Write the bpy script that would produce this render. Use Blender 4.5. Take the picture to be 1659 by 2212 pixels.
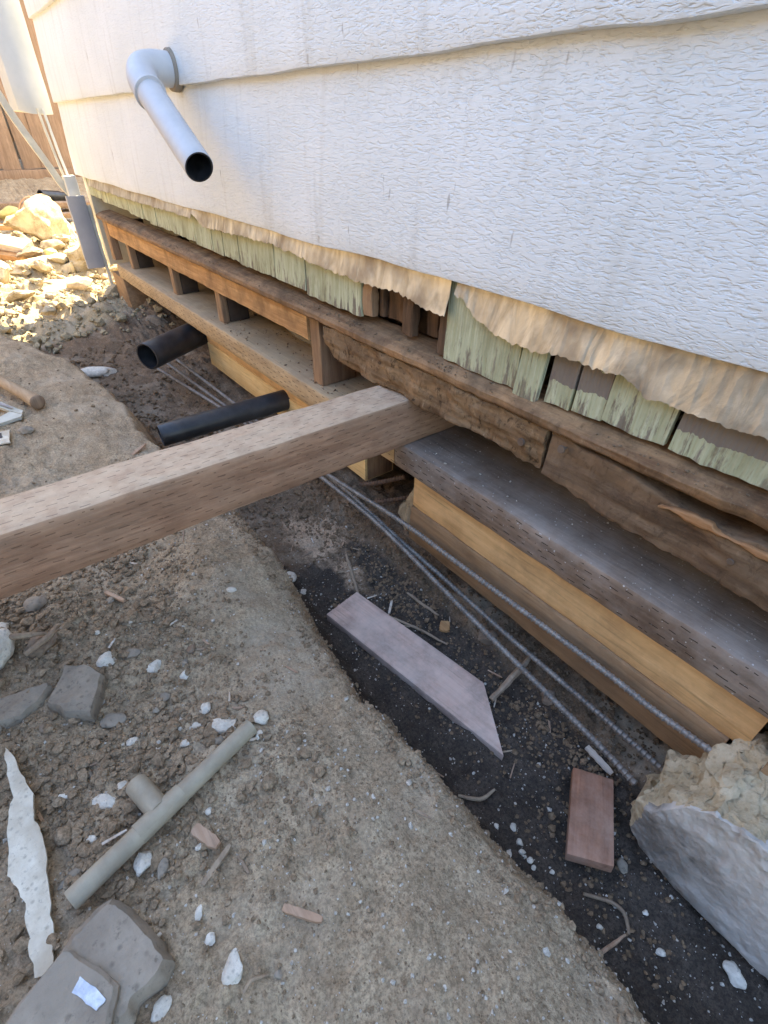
import bpy, bmesh, math, random
import numpy as np
from mathutils import Vector, Matrix, Euler

for o in list(bpy.data.objects): bpy.data.objects.remove(o)
SC = bpy.context.scene
COL = SC.collection
R = math.radians

# ---------------------------------------------------------------- camera
cd = bpy.data.cameras.new('camera'); cam = bpy.data.objects.new('camera', cd); COL.objects.link(cam)
cd.sensor_fit = 'HORIZONTAL'; cd.sensor_width = 36.0; cd.lens = 36.0 * 1090.1 / 1659.0
cd.clip_start = 0.02; cd.clip_end = 600
ax = Vector((0.60838219, 0.79359224, 0.00908163))      # camera right in the world
ay = Vector((-0.48392395, 0.36186668, 0.79678737))     # camera up
az = Vector((0.62903793, -0.48914606, 0.60419153))     # camera backward
cam.matrix_world = Matrix(((ax.x, ay.x, az.x, 0.0), (ax.y, ay.y, az.y, -0.58), (ax.z, ay.z, az.z, 0.66), (0, 0, 0, 1)))
SC.camera = cam
SC.render.resolution_x = 768; SC.render.resolution_y = 1024

# ---------------------------------------------------------------- sky, sun, exposure
SUN_AZ = Vector((-0.68, 0.733)).normalized(); SUN_EL = R(46)
to_sun = Vector((SUN_AZ.x * math.cos(SUN_EL), SUN_AZ.y * math.cos(SUN_EL), math.sin(SUN_EL)))
W = bpy.data.worlds.new('World'); SC.world = W; W.use_nodes = True
wn = W.node_tree.nodes; wl = W.node_tree.links
sky = wn.new('ShaderNodeTexSky'); sky.sky_type = 'NISHITA'; sky.sun_disc = False
sky.sun_elevation = SUN_EL; sky.sun_rotation = math.atan2(to_sun.x, to_sun.y)
sky.air_density = 1.0; sky.dust_density = 0.8; sky.ozone_density = 0.0
wn['Background'].inputs['Strength'].default_value = 0.095
wl.new(sky.outputs[0], wn['Background'].inputs['Color'])
sd = bpy.data.lights.new('sun', 'SUN'); sd.energy = 3.6; sd.angle = R(0.55); sd.color = (1.0, 0.83, 0.54)
sun = bpy.data.objects.new('sun', sd); COL.objects.link(sun)
sun.rotation_euler = (-to_sun).to_track_quat('-Z', 'Y').to_euler(); sun.location = (-4, 3, 6)
SC.view_settings.view_transform = 'Standard'; SC.view_settings.look = 'None'
SC.view_settings.exposure = 3.25; SC.view_settings.gamma = 1.0; SC.view_settings.use_curve_mapping = False

# ---------------------------------------------------------------- noise
def _hash(ix, iy, iz, seed):
    h = (ix.astype(np.int64) * 374761393 + iy.astype(np.int64) * 668265263 + iz.astype(np.int64) * 2147483647 + seed * 1274126177) & 0xFFFFFFFF
    h = ((h ^ (h >> 13)) * 1274126177) & 0xFFFFFFFF
    h = ((h ^ (h >> 16)) * 2246822519) & 0xFFFFFFFF
    return ((h ^ (h >> 15)) & 0xFFFFFF) / float(0xFFFFFF)
def vnoise(p, seed=0):
    p = np.asarray(p, float); i = np.floor(p).astype(np.int64); f = p - i
    f = f * f * f * (f * (f * 6 - 15) + 10)
    r = 0
    for dx in (0, 1):
        for dy in (0, 1):
            for dz in (0, 1):
                w = (f[:, 0] if dx else 1 - f[:, 0]) * (f[:, 1] if dy else 1 - f[:, 1]) * (f[:, 2] if dz else 1 - f[:, 2])
                r = r + w * _hash(i[:, 0] + dx, i[:, 1] + dy, i[:, 2] + dz, seed)
    return r * 2 - 1
def fbm(p, scale, octv=4, seed=0, gain=0.5):
    p = np.asarray(p, float) * scale; a = 1.0; r = 0
    for k in range(octv):
        r = r + a * vnoise(p + k * 17.3, seed + k); p = p * 2.03; a *= gain
    return r
def sstep(a, b, x):
    t = np.clip((np.asarray(x, float) - a) / (b - a), 0, 1); return t * t * (3 - 2 * t)
def P3(x, y, z=None):
    x = np.asarray(x, float); return np.stack([x, np.asarray(y, float) + 0 * x, (np.zeros_like(x) if z is None else z + 0 * x)], -1)

# ---------------------------------------------------------------- node helpers
class NT:
    def __init__(s, name):
        s.m = bpy.data.materials.new(name); s.m.use_nodes = True
        s.t = s.m.node_tree; s.b = s.t.nodes['Principled BSDF']
    def put(s, sock, v):
        if isinstance(v, bpy.types.NodeSocket): s.t.links.new(v, sock)
        elif isinstance(v, bpy.types.Node): s.t.links.new(v.outputs[0], sock)
        elif isinstance(v, (tuple, list)) and len(v) == 3 and sock.type == 'RGBA': sock.default_value = (*v, 1)
        else: sock.default_value = v
    def n(s, typ, props=None, **ins):
        nd = s.t.nodes.new('ShaderNode' + typ)
        for k, v in (props or {}).items(): setattr(nd, k, v)
        for k, v in ins.items(): s.put(nd.inputs[int(k[1:])] if k[0] == 'i' and k[1:].isdigit() else nd.inputs[k.replace('_', ' ')], v)
        return nd
    def math(s, op, a, b=0.0, c=0.0, clamp=False):
        return s.n('Math', {'operation': op, 'use_clamp': clamp}, i0=a, i1=b, i2=c).outputs[0]
    def mix(s, f, a, b, mode='MIX'):
        nd = s.t.nodes.new('ShaderNodeMix'); nd.data_type = 'RGBA'; nd.blend_type = mode
        s.put(nd.inputs[0], f); s.put(nd.inputs[6], a); s.put(nd.inputs[7], b); return nd.outputs[2]
    def ramp(s, f, stops):
        nd = s.t.nodes.new('ShaderNodeValToRGB'); s.put(nd.inputs[0], f); e = nd.color_ramp.elements
        for k, (p, c) in enumerate(stops):
            el = e[k] if k < 2 else e.new(p)
            el.position = p; el.color = (c, c, c, 1) if isinstance(c, (int, float)) else (*c, 1)
        return nd.outputs[0]
    def coord(s, scale=(1, 1, 1), rnd=True):
        tc = s.n('TexCoord').outputs['Object']
        v = s.n('Mapping', i1=(0, 0, 0), i3=scale); s.t.links.new(tc, v.inputs[0])
        v = v.outputs[0]
        if rnd:
            oi = s.n('ObjectInfo').outputs['Random']
            off = s.math('MULTIPLY', oi, 37.0)
            v = s.n('VectorMath', {'operation': 'ADD'}, i0=v, i1=s.n('CombineXYZ', X=off, Y=off, Z=off).outputs[0]).outputs[0]
        return v
    def noise(s, vec, scale, detail=4, rough=0.55, dist=0.0):
        return s.n('TexNoise', None, Vector=vec, Scale=scale, Detail=detail, Roughness=rough, Distortion=dist).outputs[0]
    def bump(s, h, strength, dist, normal=None):
        nd = s.n('Bump', None, Strength=strength, Distance=dist, Height=h)
        if normal is not None: s.t.links.new(normal, nd.inputs['Normal'])
        return nd.outputs[0]
    def done(s, color=None, rough=0.7, metal=0.0, normal=None, spec=None):
        if color is not None: s.put(s.b.inputs['Base Color'], color)
        s.put(s.b.inputs['Roughness'], rough); s.put(s.b.inputs['Metallic'], metal)
        if spec is not None: s.put(s.b.inputs['Specular IOR Level'], spec)
        if normal is not None: s.t.links.new(normal, s.b.inputs['Normal'])
        return s.m

def wood(name, c1, c2, axis='x', incise=0.0, dirt=0.3, dirtc=(0.06, 0.045, 0.035), dust=0.0, dustc=(0.42, 0.40, 0.38), rough=0.75, grain=1.0, speck=0.0, sideonly=False, topdust=0.0, crust=0.0):
    t = NT(name)
    st = {'x': (1.6, 26, 26), 'y': (26, 1.6, 26), 'z': (26, 26, 1.6)}[axis]
    g = t.noise(t.coord(st), 1.6, 5, 0.6, 0.6)
    g2 = t.noise(t.coord(tuple(k * 2.2 for k in st)), 3.0, 3, 0.6)
    f = t.ramp(t.math('ADD', t.math('MULTIPLY', g, 0.7), t.math('MULTIPLY', g2, 0.3)), [(0.40, 0.0), (0.60, 1.0)])
    col = t.mix(f, c2, c1)
    gl = t.ramp(t.noise(t.coord(tuple(k * 3.2 for k in st)), 1.8, 4, 0.65), [(0.30, 0.55), (0.44, 0.0)])
    col = t.mix(gl, col, tuple(k * 0.5 for k in c2))
    iso = t.coord((1, 1, 1))
    dn = t.ramp(t.noise(iso, 14.0, 6, 0.65), [(0.42, 0.0), (0.68, 1.0)])
    col = t.mix(t.math('MULTIPLY', dn, dirt), col, dirtc)
    if dust > 0:
        un = t.ramp(t.noise(iso, 9.0, 6, 0.7), [(0.38, 0.0), (0.62, 1.0)])
        col = t.mix(t.math('MULTIPLY', un, dust), col, dustc)
    if speck > 0:
        sp = t.ramp(t.noise(iso, 160.0, 2, 0.5), [(0.70, 0.0), (0.74, 1.0)])
        col = t.mix(t.math('MULTIPLY', sp, speck), col, (0.6, 0.58, 0.55))
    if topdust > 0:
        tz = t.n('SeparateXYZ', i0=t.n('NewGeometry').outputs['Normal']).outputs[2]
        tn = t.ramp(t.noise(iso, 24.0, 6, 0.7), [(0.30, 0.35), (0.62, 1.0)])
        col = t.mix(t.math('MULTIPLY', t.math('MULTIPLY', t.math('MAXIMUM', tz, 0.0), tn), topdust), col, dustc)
    h = t.math('ADD', t.math('MULTIPLY', g, 0.6 * grain), t.math('MULTIPLY', g2, 0.5 * grain))
    if incise > 0:
        tc = t.n('TexCoord').outputs['Object']
        sx = t.n('SeparateXYZ', i0=tc).outputs
        a, b1, b2 = {'x': (0, 1, 2), 'y': (1, 0, 2), 'z': (2, 0, 1)}[axis]
        wob = t.math('MULTIPLY', t.noise(tc, 22.0, 2), 0.006)
        b = t.math('ADD', t.math('ADD', sx[b1], sx[b2]), wob)
        row = t.math('DIVIDE', b, 0.0088)
        ri = t.math('FLOOR', row); rf = t.math('FRACT', row)
        ph = t.math('FRACT', t.math('ADD', t.math('DIVIDE', sx[a], 0.040), t.math('MULTIPLY', ri, 0.37)))
        m1 = t.math('LESS_THAN', ph, t.math('ADD', 0.12, t.math('MULTIPLY', t.noise(tc, 45.0, 1), 0.42)))
        m2 = t.math('LESS_THAN', t.math('ABSOLUTE', t.math('SUBTRACT', rf, 0.5)), 0.09)
        brk = t.math('GREATER_THAN', t.noise(tc, 38.0, 2), 0.43)
        mk = t.math('MULTIPLY', t.math('MULTIPLY', m1, m2), brk)
        if sideonly:
            nz = t.n('SeparateXYZ', i0=t.n('NewGeometry').outputs['Normal']).outputs[2]
            mk = t.math('MULTIPLY', mk, t.math('LESS_THAN', t.math('ABSOLUTE', nz), 0.6))
        col = t.mix(t.math('MULTIPLY', mk, incise), col, tuple(k * 0.25 for k in c2))
        h = t.math('SUBTRACT', h, t.math('MULTIPLY', mk, 1.2))
    if crust > 0:
        cr = t.noise(t.coord((1, 1, 0.55)), 75.0, 7, 0.75, 0.6)
        col = t.mix(t.math('MULTIPLY', t.ramp(cr, [(0.34, 1.0), (0.47, 0.0)]), crust), col, tuple(k * 0.45 for k in dirtc))
        col = t.mix(t.math('MULTIPLY', t.ramp(cr, [(0.58, 0.0), (0.72, 1.0)]), crust * 0.7), col, tuple(min(1, k * 1.25) for k in dustc))
        h = t.math('ADD', h, t.math('MULTIPLY', cr, 3.0 * crust))
    nrm = t.bump(h, 0.55, 0.0022)
    nrm = t.bump(t.noise(iso, 70.0, 4, 0.7), 0.25, 0.002, nrm)
    return t.done(col, rough, 0, nrm, 0.25)

def concrete(name, c, c2, c3=None, bump=0.8, sc=1.0):
    t = NT(name); v = t.coord()
    n1 = t.noise(v, 16 * sc, 8, 0.68); n2 = t.noise(v, 90 * sc, 5, 0.65); n3 = t.noise(v, 5 * sc, 3)
    col = t.mix(t.ramp(n1, [(0.36, 0.0), (0.64, 1.0)]), c2, c)
    col = t.mix(t.ramp(n2, [(0.58, 0.0), (0.72, 0.7)]), col, tuple(k * 0.45 for k in c2))
    vo = t.n('TexVoronoi', None, Vector=v, Scale=55 * sc).outputs[0]
    col = t.mix(t.ramp(vo, [(0.10, 0.55), (0.28, 0.0)]), col, tuple(k * 0.55 for k in c2))
    if c3: col = t.mix(t.ramp(n3, [(0.5, 0.0), (0.62, 0.8)]), col, c3)
    nrm = t.bump(n1, bump, 0.006); nrm = t.bump(n2, bump, 0.002, nrm)
    return t.done(col, 0.9, 0, nrm, 0.2)

def soil_color_nodes(t, v, c, c2):
    n1 = t.noise(v, 28, 6, 0.66); n2 = t.noise(v, 210, 4, 0.6)
    col = t.mix(t.ramp(n1, [(0.35, 0.0), (0.66, 1.0)]), c2, c)
    n3 = t.noise(v, 520, 2, 0.5)
    col = t.mix(t.ramp(n3, [(0.36, 0.5), (0.5, 0.0)]), col, tuple(k * 0.55 for k in c2))
    return t.mix(t.ramp(n2, [(0.38, 0.6), (0.56, 0.0)]), col, tuple(k * 0.5 for k in c2))

def soil_mat(name, c, c2):
    t = NT(name); v = t.coord()
    col = soil_color_nodes(t, v, c, c2)
    nrm = t.bump(t.noise(v, 180, 4, 0.65), 0.6, 0.002)
    return t.done(col, 0.95, 0, nrm, 0.15)

MT = {}
def siding_mat():
    t = NT('white_textured_siding'); tc = t.n('TexCoord').outputs['Object']
    mp = t.n('Mapping', i3=(78, 78, 270)); t.t.links.new(tc, mp.inputs[0])
    big = t.noise(tc, 3.2, 3, 0.5)
    warp = t.n('VectorMath', {'operation': 'ADD'}, i0=mp.outputs[0], i1=t.n('TexNoise', None, Vector=tc, Scale=9.0, Detail=2.0).outputs[1]).outputs[0]
    e = t.noise(warp, 1.0, 2, 0.5, 0.9)
    e = t.ramp(e, [(0.34, 0.0), (0.50, 0.8), (0.60, 0.86), (0.74, 1.0)])
    st = t.n('Mapping', i3=(34, 34, 3.2)); t.t.links.new(tc, st.inputs[0])
    streak = t.ramp(t.noise(st.outputs[0], 1.0, 5, 0.6), [(0.52, 0.0), (0.78, 1.0)])
    st2 = t.n('Mapping', i3=(110, 110, 26)); t.t.links.new(tc, st2.inputs[0])
    scuff = t.ramp(t.noise(st2.outputs[0], 0.45, 3, 0.5), [(0.715, 0.0), (0.75, 1.0)])
    col = t.mix(t.ramp(big, [(0.35, 0.0), (0.65, 1.0)]), (0.72, 0.745, 0.735), (0.78, 0.80, 0.79))
    col = t.mix(t.math('MULTIPLY', streak, 0.30), col, (0.42, 0.39, 0.32))
    col = t.mix(t.math('MULTIPLY', scuff, 0.55), col, (0.25, 0.22, 0.19))
    nrm = t.bump(e, 0.7, 0.0013); nrm = t.bump(t.noise(tc, 420, 2), 0.15, 0.0006, nrm)
    return t.done(col, 0.5, 0, nrm, 0.4)
MT['siding'] = siding_mat()
def foil_mat():
    t = NT('crumpled_foil_paper'); tc = t.n('TexCoord').outputs['Object']
    mp = t.n('Mapping', i3=(1.0, 1.0, 0.35)); t.t.links.new(tc, mp.inputs[0])
    n1 = t.noise(mp.outputs[0], 34, 3, 0.5, 1.2); vf = t.n('TexVoronoi', {'feature': 'F1'}, Vector=mp.outputs[0], Scale=85.0, Randomness=1.0).outputs[0]; nf = t.noise(tc, 260, 3, 0.6); n2 = t.noise(tc, 9, 4, 0.6)
    col = t.mix(t.ramp(n1, [(0.35, 0.0), (0.65, 1.0)]), (0.42, 0.36, 0.26), (0.64, 0.58, 0.45))
    col = t.mix(t.ramp(n2, [(0.46, 0.0), (0.64, 0.8)]), col, (0.25, 0.19, 0.125))
    nrm = t.bump(n1, 0.5, 0.005); nrm = t.bump(vf, 0.5, 0.0022, nrm); nrm = t.bump(nf, 0.35, 0.001, nrm)
    return t.done(col, t.ramp(n2, [(0.3, 0.32), (0.7, 0.6)]), 0.4, nrm)
MT['foil'] = foil_mat()
def shingle_mat(name, bare=0.0):
    t = NT(name); v = t.coord((1, 1, 1))
    sx = t.n('SeparateXYZ', i0=t.n('TexCoord').outputs['Object']).outputs
    wob = t.noise(t.coord((60, 60, 5)), 1.0, 3)
    gx = t.math('ADD', sx[0], t.math('MULTIPLY', wob, 0.006))
    groove = t.math('ABSOLUTE', t.math('SINE', t.math('MULTIPLY', gx, 560.0)))
    gr = t.noise(t.coord((150, 150, 7)), 1.0, 4, 0.6)
    chip = t.noise(t.coord((90, 90, 16)), 1.0, 5, 0.7)
    low = t.math('MULTIPLY', t.math('SUBTRACT', 0.0, sx[2]), 2.6)
    chipm = t.ramp(t.math('ADD', chip, low), [(0.60, 0.0), (0.70, 1.0)])
    col = t.mix(t.ramp(gr, [(0.3, 0.0), (0.7, 1.0)]), (0.41, 0.42, 0.255), (0.60, 0.62, 0.43))
    wd = t.mix(t.ramp(gr, [(0.3, 0.0), (0.7, 1.0)]), (0.12, 0.085, 0.065), (0.24, 0.19, 0.16))
    col = t.mix(t.math('MULTIPLY', chipm, 0.85), col, wd)
    crk = t.ramp(t.noise(t.coord((210, 210, 4)), 1.0, 3, 0.6), [(0.27, 1.0), (0.36, 0.0)])
    col = t.mix(t.math('MULTIPLY', crk, 0.8), col, (0.07, 0.055, 0.04))
    stn = t.ramp(t.noise(t.coord((20, 20, 9)), 1.0, 5, 0.65), [(0.45, 0.0), (0.7, 0.7)])
    col = t.mix(stn, col, (0.27, 0.255, 0.14))
    if bare > 0:
        hz = t.math('ADD', sx[2], t.math('MULTIPLY', t.noise(v, 60, 3), 0.02))
        band = t.math('MULTIPLY', t.math('GREATER_THAN', hz, -0.020), t.math('LESS_THAN', hz, 0.016))
        col = t.mix(t.math('MULTIPLY', band, bare), col, (0.20, 0.16, 0.14))
    h = t.math('ADD', t.math('MULTIPLY', groove, 0.4), t.math('MULTIPLY', gr, 0.7))
    nrm = t.bump(h, 0.7, 0.0022)
    return t.done(col, 0.8, 0, nrm, 0.25)
MT['shingle'] = shingle_mat('green_painted_shingle'); MT['shingle_bare'] = shingle_mat('green_shingle_with_bare_band', 0.9)

MT['rail'] = wood('fresh_orange_lumber', (0.64, 0.385, 0.18), (0.44, 0.235, 0.10), 'x', dirt=0.7, dirtc=(0.19, 0.105, 0.05), grain=1.8)
MT['rail_z'] = wood('fresh_lumber_stud', (0.429, 0.273, 0.156), (0.260, 0.156, 0.091), 'z', dirt=0.4, dirtc=(0.156, 0.104, 0.065))
MT['ledge'] = wood('tan_ledge_lumber', (0.40, 0.235, 0.115), (0.20, 0.105, 0.05), 'x', dirt=0.9, dirtc=(0.065, 0.037, 0.02), dust=0.2, dustc=(0.50, 0.36, 0.22), grain=2.4, crust=0.4)
MT['plate_l'] = wood('tan_treated_lumber', (0.60, 0.43, 0.24), (0.44, 0.30, 0.155), 'x', sideonly=True, incise=1.0, dirt=0.45, dirtc=(0.25, 0.16, 0.09), dust=0.2, dustc=(0.46, 0.37, 0.27), topdust=0.3)
MT['plate_r'] = wood('weathered_treated_lumber', (0.30, 0.205, 0.14), (0.17, 0.115, 0.08), 'x', sideonly=True, incise=0.95, dirt=0.65, dirtc=(0.11, 0.07, 0.045), dust=0.45, dustc=(0.46, 0.395, 0.34), speck=0.9, topdust=0.25, grain=1.5)
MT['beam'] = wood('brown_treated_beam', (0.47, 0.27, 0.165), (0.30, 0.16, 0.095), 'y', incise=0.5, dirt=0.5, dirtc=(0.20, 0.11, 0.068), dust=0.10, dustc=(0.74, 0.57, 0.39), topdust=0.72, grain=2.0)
MT['rot'] = wood('rotten_brown_timber', (0.29, 0.175, 0.085), (0.12, 0.068, 0.034), 'x', dirt=0.8, dirtc=(0.06, 0.034, 0.018), grain=2.2, dust=0.5, dustc=(0.38, 0.26, 0.15), rough=0.95, crust=0.95)
MT['rot2'] = wood('old_dark_timber', (0.24, 0.15, 0.085), (0.12, 0.072, 0.042), 'x', dirt=0.65, dirtc=(0.065, 0.04, 0.024), dust=0.35, dustc=(0.34, 0.235, 0.145), rough=0.9, crust=0.45, grain=1.6)
MT['splinter'] = wood('torn_orange_wood', (0.540, 0.300, 0.144), (0.336, 0.168, 0.072), 'x', dirt=0.3)
MT['plank'] = wood('dark_sheathing_plank', (0.17, 0.10, 0.056), (0.07, 0.04, 0.024), 'z', dirt=0.6, grain=1.8)
MT['pale'] = wood('pale_yellow_lumber', (0.90, 0.66, 0.32), (0.76, 0.51, 0.22), 'x', dirt=0.3, dirtc=(0.45, 0.28, 0.12))
MT['orange'] = wood('orange_lumber', (0.90, 0.59, 0.29), (0.74, 0.45, 0.20), 'x', dirt=0.45, dirtc=(0.32, 0.18, 0.085))
MT['brownboard'] = wood('soil_stained_lumber', (0.40, 0.25, 0.135), (0.26, 0.155, 0.08), 'x', dirt=0.6, dirtc=(0.14, 0.085, 0.048), dust=0.25, dustc=(0.36, 0.27, 0.18))
MT['endgrain'] = wood('brown_heartwood_end', (0.429, 0.247, 0.130), (0.286, 0.156, 0.085), 'z', dirt=0.4)
MT['pink'] = wood('dusty_pink_board', (0.74, 0.52, 0.42), (0.60, 0.40, 0.31), 'x', dirt=0.8, dirtc=(0.20, 0.14, 0.11), dust=0.5, dustc=(0.80, 0.65, 0.55), speck=0.5)
MT['redboard'] = wood('reddish_brown_board', (0.50, 0.24, 0.14), (0.32, 0.145, 0.085), 'x', dirt=0.6, dirtc=(0.13, 0.08, 0.055), dust=0.6, dustc=(0.58, 0.38, 0.28))
MT['fence'] = wood('brown_fence_wood', (0.32, 0.225, 0.165), (0.23, 0.155, 0.11), 'z', dirt=0.35, dirtc=(0.15, 0.105, 0.08))
MT['blocker_grey'] = wood('light_blocker_wood', (0.34, 0.28, 0.21), (0.24, 0.19, 0.14), 'z', dirt=0.3, dirtc=(0.18, 0.14, 0.10))
MT['handle'] = wood('hickory_handle', (0.50, 0.38, 0.25), (0.40, 0.28, 0.17), 'x', dirt=0.4, dirtc=(0.22, 0.16, 0.11))
MT['handle_end'] = wood('handle_end_grain', (0.36, 0.26, 0.18), (0.22, 0.15, 0.10), 'z', dirt=0.3)
MT['stick'] = wood('dry_twig', (0.420, 0.322, 0.224), (0.280, 0.203, 0.140), 'x', dirt=0.3)
MT['chipwood'] = wood('split_wood_chip', (0.52, 0.36, 0.25), (0.40, 0.25, 0.16), 'x', dirt=0.25)
MT['lumber_far'] = wood('scrap_lumber', (0.42, 0.30, 0.20), (0.30, 0.20, 0.13), 'y', dirt=0.4)
MT['lumber_white'] = wood('white_scrap_lumber', (0.72, 0.66, 0.58), (0.55, 0.42, 0.30), 'x', dirt=0.2)
MT['conc'] = concrete('grey_concrete', (0.50, 0.455, 0.40), (0.23, 0.205, 0.175), (0.74, 0.69, 0.62), 1.0, 0.9)
MT['conc_broken'] = concrete('broken_cream_concrete', (0.64, 0.53, 0.36), (0.42, 0.32, 0.19), None, 1.0, 1.6)
MT['conc_tan'] = concrete('tan_rubble_concrete', (0.54, 0.455, 0.31), (0.30, 0.24, 0.15), (0.60, 0.51, 0.36), 1.0, 1.4)
MT['conc_white'] = concrete('white_mortar', (0.86, 0.80, 0.69), (0.60, 0.545, 0.455), None, 0.9, 2.5)
MT['conc_dirty'] = concrete('dusty_concrete', (0.37, 0.315, 0.25), (0.25, 0.21, 0.165), (0.32, 0.275, 0.22), 0.6, 1.5)
MT['stone_grey'] = concrete('grey_stone', (0.35, 0.30, 0.235), (0.22, 0.185, 0.145), None, 0.6, 1.5)
MT['stone_brown'] = concrete('brown_stone', (0.31, 0.235, 0.17), (0.19, 0.14, 0.10), None, 0.6, 1.5)
MT['foam'] = concrete('yellow_foam', (0.62, 0.56, 0.24), (0.45, 0.40, 0.16), None, 0.8, 1.5)
MT['clod'] = soil_mat('grey_brown_clods', (0.41, 0.31, 0.207), (0.24, 0.175, 0.113))
MT['clod_brown'] = soil_mat('brown_soil_crumbs', (0.31, 0.215, 0.135), (0.19, 0.13, 0.08))
MT['clod_pale'] = soil_mat('pale_rubble_bits', (0.54, 0.455, 0.30), (0.35, 0.285, 0.18))
MT['chips'] = soil_mat('white_chips', (0.70, 0.65, 0.57), (0.52, 0.47, 0.40))
def simple(name, c, c2, rough, metal=0.0, sc=20, bump=0.15, spec=None):
    t = NT(name); v = t.coord(); n = t.noise(v, sc, 5, 0.65)
    return t.done(t.mix(t.ramp(n, [(0.38, 0.0), (0.66, 1.0)]), c, c2), rough, metal, t.bump(n, bump, 0.002), spec)
MT['abs'] = simple('black_abs_plastic', (0.016, 0.017, 0.020), (0.045, 0.044, 0.046), 0.38, 0, 14, 0.1)
MT['abs_rim'] = simple('black_plastic_rim', (0.05, 0.05, 0.052), (0.11, 0.105, 0.10), 0.5)
MT['paintpipe'] = simple('grey_painted_pipe', (0.50, 0.51, 0.53), (0.58, 0.585, 0.59), 0.45, 0, 11)
MT['pvc'] = simple('dusty_grey_pvc', (0.31, 0.265, 0.195), (0.41, 0.36, 0.27), 0.65, 0, 25, 0.3)
MT['steel'] = simple('rebar_steel', (0.20, 0.18, 0.16), (0.36, 0.325, 0.285), 0.55, 0.35, 45, 0.4)
MT['rust'] = simple('rusty_rebar', (0.12, 0.075, 0.05), (0.20, 0.12, 0.075), 0.8, 0.2, 60, 0.4)
MT['trim'] = simple('grey_painted_trim', (0.50, 0.515, 0.50), (0.58, 0.58, 0.56), 0.55, 0, 7)
MT['trim_cream'] = simple('cream_painted_trim', (0.66, 0.62, 0.50), (0.46, 0.43, 0.36), 0.6, 0, 12)
MT['trim_grey'] = simple('plain_grey_board', (0.34, 0.34, 0.36), (0.40, 0.395, 0.41), 0.6, 0, 6)
MT['whitestrip'] = concrete('flaking_white_paint', (0.80, 0.755, 0.64), (0.60, 0.54, 0.43), (0.50, 0.43, 0.33), 0.5, 2.0)
MT['silver'] = simple('silvery_foil_patch', (0.55, 0.56, 0.60), (0.35, 0.36, 0.38), 0.35, 0.8, 60, 0.8)
MT['red'] = simple('red_plastic', (0.40, 0.015, 0.02), (0.30, 0.01, 0.015), 0.4)
MT['hose'] = simple('grey_cable', (0.16, 0.145, 0.13), (0.24, 0.22, 0.19), 0.6)
MT['toolsteel'] = simple('tool_steel', (0.40, 0.41, 0.43), (0.25, 0.25, 0.26), 0.35, 0.8, 30)
MT['toolpale'] = simple('pale_tool_plastic', (0.55, 0.55, 0.48), (0.40, 0.40, 0.34), 0.55)
MT['dark'] = simple('underfloor_wood_and_bay_shade', (0.075, 0.05, 0.035), (0.04, 0.028, 0.02), 0.95)
MT['nail'] = simple('rusty_nail', (0.22, 0.17, 0.13), (0.12, 0.08, 0.06), 0.6, 0.5)

def ground_mat():
    t = NT('soil_ground'); v = t.n('TexCoord').outputs['Object']
    def at(n): return t.n('Attribute', {'attribute_name': n}).outputs['Fac']
    col = soil_color_nodes(t, v, (0.57, 0.445, 0.30), (0.36, 0.27, 0.175))
    brown = soil_color_nodes(t, v, (0.31, 0.22, 0.145), (0.19, 0.13, 0.083))
    dampc = soil_color_nodes(t, v, (0.125, 0.098, 0.077), (0.062, 0.049, 0.039))
    rub = soil_color_nodes(t, v, (0.52, 0.43, 0.28), (0.35, 0.28, 0.17))
    saw = soil_color_nodes(t, v, (0.68, 0.47, 0.31), (0.40, 0.275, 0.175))
    br = t.noise(v, 14, 5, 0.6)
    def msk(a, w=0.5): return t.ramp(t.math('ADD', a, t.math('MULTIPLY', t.math('SUBTRACT', br, 0.5), w)), [(0.35, 0.0), (0.65, 1.0)])
    col = t.mix(msk(at('brown')), col, brown)
    col = t.mix(msk(at('damp')), col, dampc)
    col = t.mix(msk(at('rubble')), col, rub)
    col = t.mix(msk(at('saw'), 1.1), col, saw)
    dust = t.ramp(t.noise(v, 6, 6, 0.6), [(0.5, 0.0), (0.7, 0.5)])
    col = t.mix(t.math('MULTIPLY', dust, t.math('SUBTRACT', 1.0, at('damp'))), col, (0.57, 0.475, 0.355))
    sp = t.ramp(t.noise(v, 330, 1), [(0.735, 0.0), (0.77, 0.8)])
    col = t.mix(sp, col, (0.55, 0.53, 0.5))
    nrm = t.bump(t.noise(v, 60, 6, 0.7), 0.8, 0.007)
    nrm = t.bump(t.noise(v, 260, 4, 0.65), 0.9, 0.0022, nrm)
    return t.done(col, 0.95, 0, nrm, 0.15)
MT['ground'] = ground_mat()

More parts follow.
